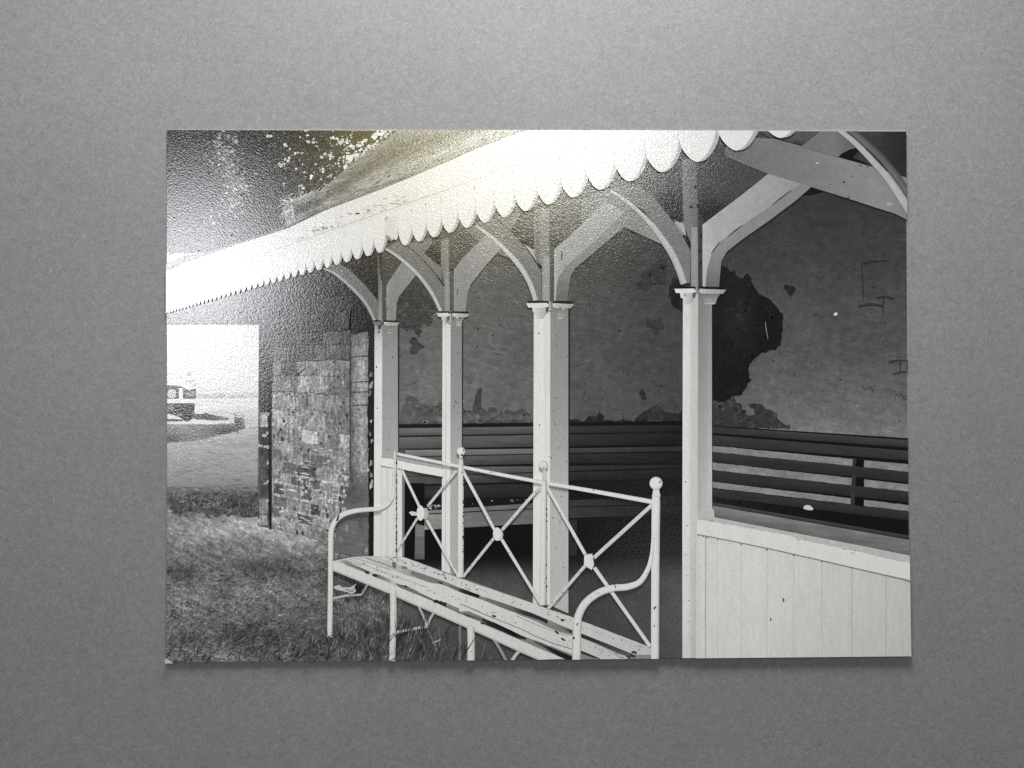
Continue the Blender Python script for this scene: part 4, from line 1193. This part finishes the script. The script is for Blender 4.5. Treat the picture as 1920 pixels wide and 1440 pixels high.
# seat frame, seen between the slats
gb.poly(N((165, 190), (420, 140), (780, 125), (1000, 135)) + O((640, 560), (1000, 690), (1720, 960), (1760, 1000), (1700, 1075), (700, 1075), (500, 970), (0, 780)) + N((1340, 800), (860, 580), (165, 300)), lambda x, y: ramp(x, (640, 196), (740, 190), (800, 130)), grid=(16, None))
gb = gb.done()
def bpart(name, label=None): return Part(name, gb, M_PAINT, label)
def flakes(p, line, n, spread, tones=(60, 90, 120, 150), rmax=1.35):
    it = []
    n = int(n*.55)
    for q in range(n):
        t = rnd.random()*(len(line) - 1); i = int(t); f = t - i
        x = line[i][0] + (line[i+1][0] - line[i][0])*f + rnd.gauss(0, spread)
        y = line[i][1] + (line[i+1][1] - line[i][1])*f + rnd.gauss(0, spread)
        r = rnd.uniform(.5, rmax)
        it.append(([(x + 1.4*r*math.cos(2*math.pi*k/6)*rnd.uniform(.5, 1.3), y + r*.8*math.sin(2*math.pi*k/6)*rnd.uniform(.5, 1.3)) for k in range(6)], rnd.choice(tones)))
    p.scatter(it, 6)

# far legs and stretchers first
def rod(name, path, width, tone=206, n=0, label=None, prof=(.90, 1.0, 1.02, .80), smooth=True):
    p = bpart(name, label)
    pts = smooth_path(path, 7) if smooth and len(path) > 2 else path
    p.strip(pts, width, tone, profile=prof)
    if n: flakes(p, pts, n, (width if isinstance(width, (int, float)) else width[0])*.28)
    return p.done()
rod('stretcher', [(628, 1119), (652, 1114), (680, 1112)], 4.4, 186, 4)
rod('stretcher', [(680, 1113), (685, 1105), (692, 1092)], 4.2, 150)
rod('stretcher', [(744, 1182), (770, 1177), (803, 1171)], 5.0, 196, 4)
rod('stretcher', [(802, 1172), (797, 1155), (787, 1134)], 4.6, 178)
rod('stretcher', [(803, 1175), (807, 1160), (817, 1143)], 4.6, 186)
rod('stretcher', [(927, 1195), (938, 1212), (951, 1236)], 5.5, 150)
rod('stretcher', [(976, 1215), (968, 1224), (960, 1236)], 6.5, 190)
rod('leg', [(864, 1170), (864, 1236)], 6, 118)

# slats
def seat_slat(pts, tone, line, n, label=None):
    p = bpart('slat', label)
    p.poly(rough(pts, 10, .5), tone, grid=(20, None))
    flakes(p, line, n, 2.6, (70, 100, 120, 150, 165), 1.8)
    return p.done()
seat_slat(N((700, 150), (780, 120), (900, 122), (1000, 140)) + O((0, 345), (640, 560), (1000, 690), (1720, 965), (1735, 1030), (1560, 1030), (1060, 835), (730, 695), (0, 440)) + N((1500, 430), (1110, 300), (900, 215), (780, 180)),
          lambda x, y: ramp(x, (720, 205), (1000, 210), (1220, 190)), N((800, 150), (1100, 220), (1500, 360)) + O((0, 390), (640, 610), (1150, 790), (1650, 990)), 210, 'flaking slat at the back of the seat')
dgap = bpart('seat_gap', 'dark gap between the back slats')
dgap.poly(N((1110, 300), (1500, 430), (1510, 470), (1440, 445), (1330, 440), (1100, 345)), 122)
dgap.poly(N((880, 195), (925, 210), (925, 285), (880, 265)), 105); dgap.poly(N((990, 245), (1060, 262), (1055, 285), (990, 275)), 118)
dgap.poly(N((1405, 430), (1485, 445), (1470, 468)), 40)
dgap.poly(N((1540, 460), (1690, 510), (1780, 540), (1900, 590), (1925, 640), (1860, 615), (1720, 570), (1560, 500)), lambda x, y: ramp(x, (840, 120), (862, 100), (868, 45), (900, 30)), grid=(6, None))
dgap.poly(O((0, 435), (110, 470), (90, 492), (0, 465)), 28)
dgap.poly(O((160, 490), (400, 570), (600, 640), (740, 700), (745, 740), (660, 700), (500, 650), (390, 615), (160, 515)), lambda x, y: ramp(x, (910, 118), (960, 105), (985, 50), (1026, 40)), grid=(6, None))
dgap.poly(O((750, 705), (975, 800), (970, 830), (750, 740)), lambda x, y: ramp(x, (1028, 140), (1060, 110), (1073, 30)), grid=(6, None))
dgap.poly(O((1060, 830), (1300, 925), (1500, 1005), (1575, 1040), (1510, 1045), (1380, 1000), (1200, 920), (1060, 865)), lambda x, y: ramp(x, (1090, 26), (1140, 55), (1180, 80), (1192, 40)), grid=(6, None))
dgap.done()
seat_slat(N((280, 200), (420, 165), (560, 160), (640, 200), (760, 250), (1000, 340), (1350, 450), (1440, 460), (1530, 490), (1720, 575), (1925, 640)) + O((110, 510), (390, 620), (640, 720), (830, 810), (975, 850), (975, 1025), (800, 955), (500, 850), (190, 705), (0, 620)) + N((1700, 790), (1380, 655), (1130, 530), (870, 425), (600, 310), (330, 185)),
          lambda x, y: ramp(x, (640, 205), (760, 212), (900, 214), (1080, 205)), N((500, 200), (900, 360), (1400, 560), (1900, 720)) + O((300, 660), (600, 800), (950, 930)), 90, 'broad pale slat in the middle of the seat')
seat_slat(O((1055, 870), (1200, 930), (1380, 1010), (1490, 1050), (1480, 1080), (1240, 1070), (1040, 1000)), lambda x, y: 196, O((1080, 930), (1300, 1010), (1450, 1060)), 70)
hln = bpart('seat_gap')
hln.strip(N((420, 152), (640, 215), (860, 296)), 1.6, 150, profile=(1.2, .95, 1.2))
hln.strip(N((560, 150), (760, 215), (900, 268)), 1.8, 138, profile=(1.2, .95, 1.2))
hln.strip(N((250, 190), (330, 178), (520, 240)), 1.6, 150, profile=(1.2, .95, 1.2))
hln.strip(N((380, 165), (700, 290), (1000, 400), (1300, 500)), 1.3, 160, profile=(1.2, .95, 1.2))
hln.strip(O((0, 585), (170, 660), (300, 710), (500, 790), (640, 860), (800, 925), (970, 975)), 1.8, 112, profile=(1.5, .9, 1.5))
hln.strip(N((1690, 700), (1925, 790)), 1.6, 120, profile=(1.4, .9, 1.4))
hln.strip(O((440, 660), (620, 740), (860, 830), (950, 850)), 1.6, 150, profile=(1.3, .9, 1.3))
hln.done()
fgap = bpart('seat_gap', 'dark gap behind the front rail of the seat')
fgap.poly(N((280, 195), (330, 190), (450, 245), (620, 320), (600, 335), (480, 290), (330, 230)), lambda x, y: ramp(x, (645, 140), (680, 110), (695, 90)), grid=(6, None))
fgap.poly(rough(N((640, 345), (720, 350), (860, 410), (860, 445), (760, 410), (660, 375)), 5, .6), lambda x, y: ramp(x, (700, 60), (714, 120), (735, 165)), grid=(5, None))
fgap.poly(rough(N((920, 460), (1040, 480), (1180, 550), (1380, 650), (1540, 690), (1520, 725), (1380, 690), (1200, 615), (1000, 520)), 5, .6), lambda x, y: ramp(x, (745, 100), (780, 120), (812, 90), (832, 40), (841, 90)), grid=(5, None))
fgap.poly(N((1540, 695), (1680, 755), (1680, 800), (1530, 725)), 130)
fgap.poly(N((1705, 800), (1925, 870), (1925, 895), (1800, 870)), lambda x, y: ramp(x, (866, 110), (885, 40), (900, 25)), grid=(5, None))
fgap.poly(O((0, 650), (140, 690), (250, 730), (400, 800), (545, 872), (535, 888), (450, 870), (300, 800), (150, 740), (0, 680)), lambda x, y: ramp(x, (880, 90), (905, 110), (915, 40), (960, 18), (988, 50)), grid=(5, None))
fgap.poly(O((600, 905), (640, 905), (760, 955), (975, 1045), (980, 1090), (880, 1060), (720, 965)), lambda x, y: ramp(x, (1000, 90), (1020, 70), (1030, 26), (1075, 14)), grid=(5, None))
fgap.poly(O((1045, 985), (1110, 1010), (1240, 1065), (1170, 1055), (1060, 1015)), 40)
fgap.done()
fr = bpart('front_rail', 'thick white front rail of the seat')
fr.poly(N((165, 188), (300, 238), (600, 350), (870, 462), (1100, 560), (1340, 655), (1680, 815), (1925, 908)) + O((140, 745), (300, 812), (500, 898), (700, 985), (900, 1066), (660, 1075), (500, 1010), (240, 892), (40, 802)) + N((1780, 985), (1340, 792), (1100, 690), (860, 580), (480, 425), (165, 298)),
        lambda x, y: 212, grid=(20, None))
fr.strip(N((170, 294), (480, 420), (860, 575), (1100, 684), (1340, 786), (1780, 980)) + O((240, 886), (500, 1005), (660, 1072)), 2.4, 186, profile=(1.16, 1.0, .82))
flakes(fr, N((300, 280), (870, 500), (1340, 720)) + O((240, 840), (660, 1020)), 12, 3, (170, 190), 1.2)
fr.done()
fk = bpart('rust_patch', 'dark flaked paint along the seat edges')
for (x, y, r) in [N((1420, 675))[0] + (6,), N((1480, 690))[0] + (5,), N((1390, 672))[0] + (3,), N((1500, 710))[0] + (4,), N((675, 360))[0] + (3.4,), N((575, 325))[0] + (3,), N((1035, 490))[0] + (3,), N((1690, 545))[0] + (2,), O((140, 700))[0] + (3.6,), O((130, 735))[0] + (2.2,), O((240, 665))[0] + (3,), O((1560, 1010))[0] + (4,), O((1540, 1040))[0] + (4,), O((1500, 1048))[0] + (3,), O((880, 705))[0] + (3,), O((890, 885))[0] + (3,), O((830, 820))[0] + (3.5,)]:
    fk.disc(x, y, r*1.3, r*.6, 40, 9, rot=.4, jag=.45)
fk.done()

# legs at the front
rod('leg', [(739.5, 1108), (740, 1160), (738, 1236)], [12.5, 12.5, 11.5], 214, 6, prof=(.86, 1.0, 1.02, .92, .74))
rod('leg', [(884, 1172), (885, 1200), (885, 1240)], 14, 216, 3, prof=(.9, 1.0, 1.02, .92, .70))

# back: crossed bars, rail, posts with ball finials, bosses
cross = [([(752, 874), (789.5, 952)], 5.0), ([(801, 973), (862, 1081)], 5.0), ([(857.5, 881), (803, 948)], 5.2), ([(784, 970), (743, 1036)], 4.4),
         ([(866.5, 878), (928, 992)], 6.0), ([(941, 1009), (1013, 1127)], 6.0), ([(1012, 912.5), (942, 992)], 6.2), ([(927.5, 1006.5), (869.5, 1079)], 5.6),
         ([(1023, 907), (1097, 1037.5)], 6.4), ([(1114, 1062), (1217.5, 1208)], 7.0), ([(1221, 946), (1113, 1044)], 7.4), ([(1097, 1058.5), (1028, 1138)], 6.4)]
for i, (pth, w_) in enumerate(cross):
    up_right = pth[1][0] < pth[0][0]
    rod('cross_bar', pth, w_, 218 if not up_right else 205, 8 if not up_right else 20, prof=(.92, 1.0, 1.0, .82))
rod('top_rail', [(746, 850), (800, 861), (862, 873.5), (940, 889), (1020, 904), (1120, 921.5), (1222, 940)], [5.4, 6.2, 7.0, 8.6], 224, 30, label='iron top rail of the bench back', prof=(.88, 1.0, 1.02, .84))
pb = rod('back_post', [(742.6, 846), (742.8, 900), (743, 960), (743, 1042)], [6.4, 6.4, 6.6, 7.4], 214, 0, prof=(1.0, 1.0, .9, .45))
pm = rod('back_post', [(864.8, 862), (864.8, 900), (865, 980), (865, 1080)], [8, 10.4, 11, 11], 222, 8, prof=(.92, 1.0, 1.0, .94, .72))
pn = rod('back_post', [(1020, 886), (1020, 910), (1019.5, 990), (1018.5, 1132)], [6.5, 10.5, 12, 13.5], 214, 8, prof=(.96, 1.02, 1.02, .92, .62))
pr = rod('back_post', [(1229, 916), (1228.5, 945), (1227.5, 1050), (1226.5, 1236)], [11, 16, 15.4, 15], 224, 10, prof=(.90, 1.0, 1.02, .94, .72))
flk = bpart('rust_patch')
for x0_, y0_, y1_, n_ in ((745, 860, 1035, 46), (869.5, 890, 1075, 26), (1025, 930, 1110, 14)):
    it = []
    for q in range(n_):
        y = rnd.uniform(y0_, y1_); r = rnd.uniform(.7, 1.7)
        it.append(([(x0_ + rnd.gauss(0, .6) + r*.8*math.cos(2*math.pi*k/6), y + r*1.7*math.sin(2*math.pi*k/6)*rnd.uniform(.6, 1.4)) for k in range(6)], rnd.choice([30, 50, 75, 100])))
    flk.scatter(it, 4)
flk.done()
fn = bpart('finial'); fn.strip([(865.2, 852), (865, 862), (865, 870)], [6, 7, 10], 214); fn.sphere(865, 845.5, 8.2, 224); fn.disc(867, 852, 1.8, 2.0, 60, 7, jag=.3); fn.disc(865.5, 859, 1.5, 1.5, 60, 7, jag=.3); fn.disc(870, 843, 1.2, 3, 90, 7, jag=.3); fn.done()
fn = bpart('finial'); fn.strip([(1020.5, 880), (1020.5, 888), (1021, 900)], [5, 6, 8], 200); fn.sphere(1018.6, 871.3, 8.8, 214); fn.disc(1018, 876, 1.3, 1.3, 110, 7, jag=.3); fn.done()
fn = bpart('finial', 'large ball finial at the near end of the bench back'); fn.strip([(1229, 914), (1229, 920), (1229, 930)], [11, 12, 16], 214); fn.sphere(1228.5, 905.5, 12.2, 228); fn.disc(1235, 903.5, 1.5, 2.4, 110, 7, jag=.3); fn.disc(1236.5, 902, 1.2, 2.0, 120, 7, jag=.3); fn.done()
bo = bpart('boss'); bo.disc(799, 961.5, 6, 11, 178, 18); bo.disc(789.8, 960.3, 7.2, 14.2, 232, 20, edge=.97); bo.poly(P((470, 1075), (500, 1060), (560, 1075), (560, 1110), (500, 1110)), 205); bo.done()
bo = bpart('boss'); bo.disc(936, 1001, 8, 11, 188, 16); bo.disc(932.6, 999.5, 7.6, 12.4, 228, 18, edge=.96); bo.done()
bo = bpart('boss'); bo.poly(G((390, 742), (415, 735), (440, 733), (447, 770), (452, 805), (437, 835), (415, 822), (388, 805)), 216); bo.poly(G((392, 745), (418, 740), (428, 770), (425, 812), (392, 800)), 230); bo.done()

# arms
rod('armrest', F((474, 200), (472, 330), (462, 385), (430, 425), (380, 448), (320, 452), (240, 460), (170, 478), (118, 512), (88, 560), (78, 620), (77, 760), (77, 1000), (74, 1255)), [4.5, 7.5, 8.5, 9.6, 9.8, 9.8], 218, 16, 'curved arm and front leg at the far end of the bench', prof=(.88, 1.0, 1.03, .96, .78))
rod('armrest', G((822, 640), (815, 740), (792, 830), (740, 910), (660, 942), (570, 950), (480, 980), (400, 1040), (355, 1120), (345, 1200), (344, 1300), (340, 1400)), [5, 9, 12, 13.5, 14.5, 15.5, 15.5], 226, 20, 'thick curved arm at the near end of the bench', prof=(.86, 1.0, 1.02, .95, .72))
flk = bpart('rust_patch')
for (x, y, r) in [F((125, 500))[0] + (3.4,), F((118, 515))[0] + (2.6,), O((1380, 395))[0] + (1.6,), O((1372, 375))[0] + (1.6,), O((990, 870))[0] + (2.4,), O((1020, 745))[0] + (2.2,), O((1750, 590))[0] + (2.6,), O((1745, 760))[0] + (1.6,)]:
    flk.disc(x, y, r*.7, r*1.5, 62, 8, rot=.4, jag=.35)
flk.done()

# ------------------------------------------------------------------ pictured: litter and near stalks
lt = Part('litter', PRINT, M_PLAIN, 'crumpled white paper lying under the far end of the bench')
lt.poly(rough(N((180, 495), (250, 470), (290, 500), (380, 500), (450, 460), (440, 520), (470, 545), (400, 580), (300, 545), (230, 530)), 4, .8), 190)
lt.poly(N((300, 510), (400, 530), (440, 500), (420, 560), (360, 550)), 150)
lt.poly(rough(N((430, 480), (500, 470), (545, 500), (500, 560), (420, 580), (450, 540)), 4, .9), 34)
lt.done()
st = Part('grass_stalks', PRINT, M_GRASS, 'tall grass stalks under the bench at the lower edge')
it = []
for q in range(420):
    x = rnd.uniform(640, 995); y = rnd.uniform(1165, 1242)
    if abs(x - 739) < 8 or abs(x - 885) < 9: continue
    if y - 30 < 1050 + (x - 627)*.455 + 20: continue
    it.append((blade(x, y, rnd.uniform(14, 42), rnd.uniform(.9, 1.9), rad(rnd.gauss(84, 20))), rnd.choice([40, 52, 66, 80, 100, 120])))
for q in range(150):
    x = rnd.uniform(318, 640); y = rnd.uniform(1190, 1240)
    it.append((blade(x, y, rnd.uniform(12, 30), rnd.uniform(1, 2.4), rad(rnd.gauss(60, 25))), rnd.choice([46, 60, 80, 105, 130])))
st.scatter(it, 40)
st.poly(N((1350, 1160), (1400, 1130), (1480, 1105), (1440, 1140), (1380, 1165)), 150)
st.strip(N((1300, 1000), (1360, 1110), (1420, 1260)), 1.2, 135, profile=(1, 1, 1))
st.done()
# chipped corner: bare paper
ch = Part('chipped_corner', PRINT, paper_material(), 'white chip where the ink has flaked off the lower left corner')
ch.poly(C((50, 1370), (80, 1376), (125, 1402), (130, 1420), (50, 1425)), 235)
ch.done()
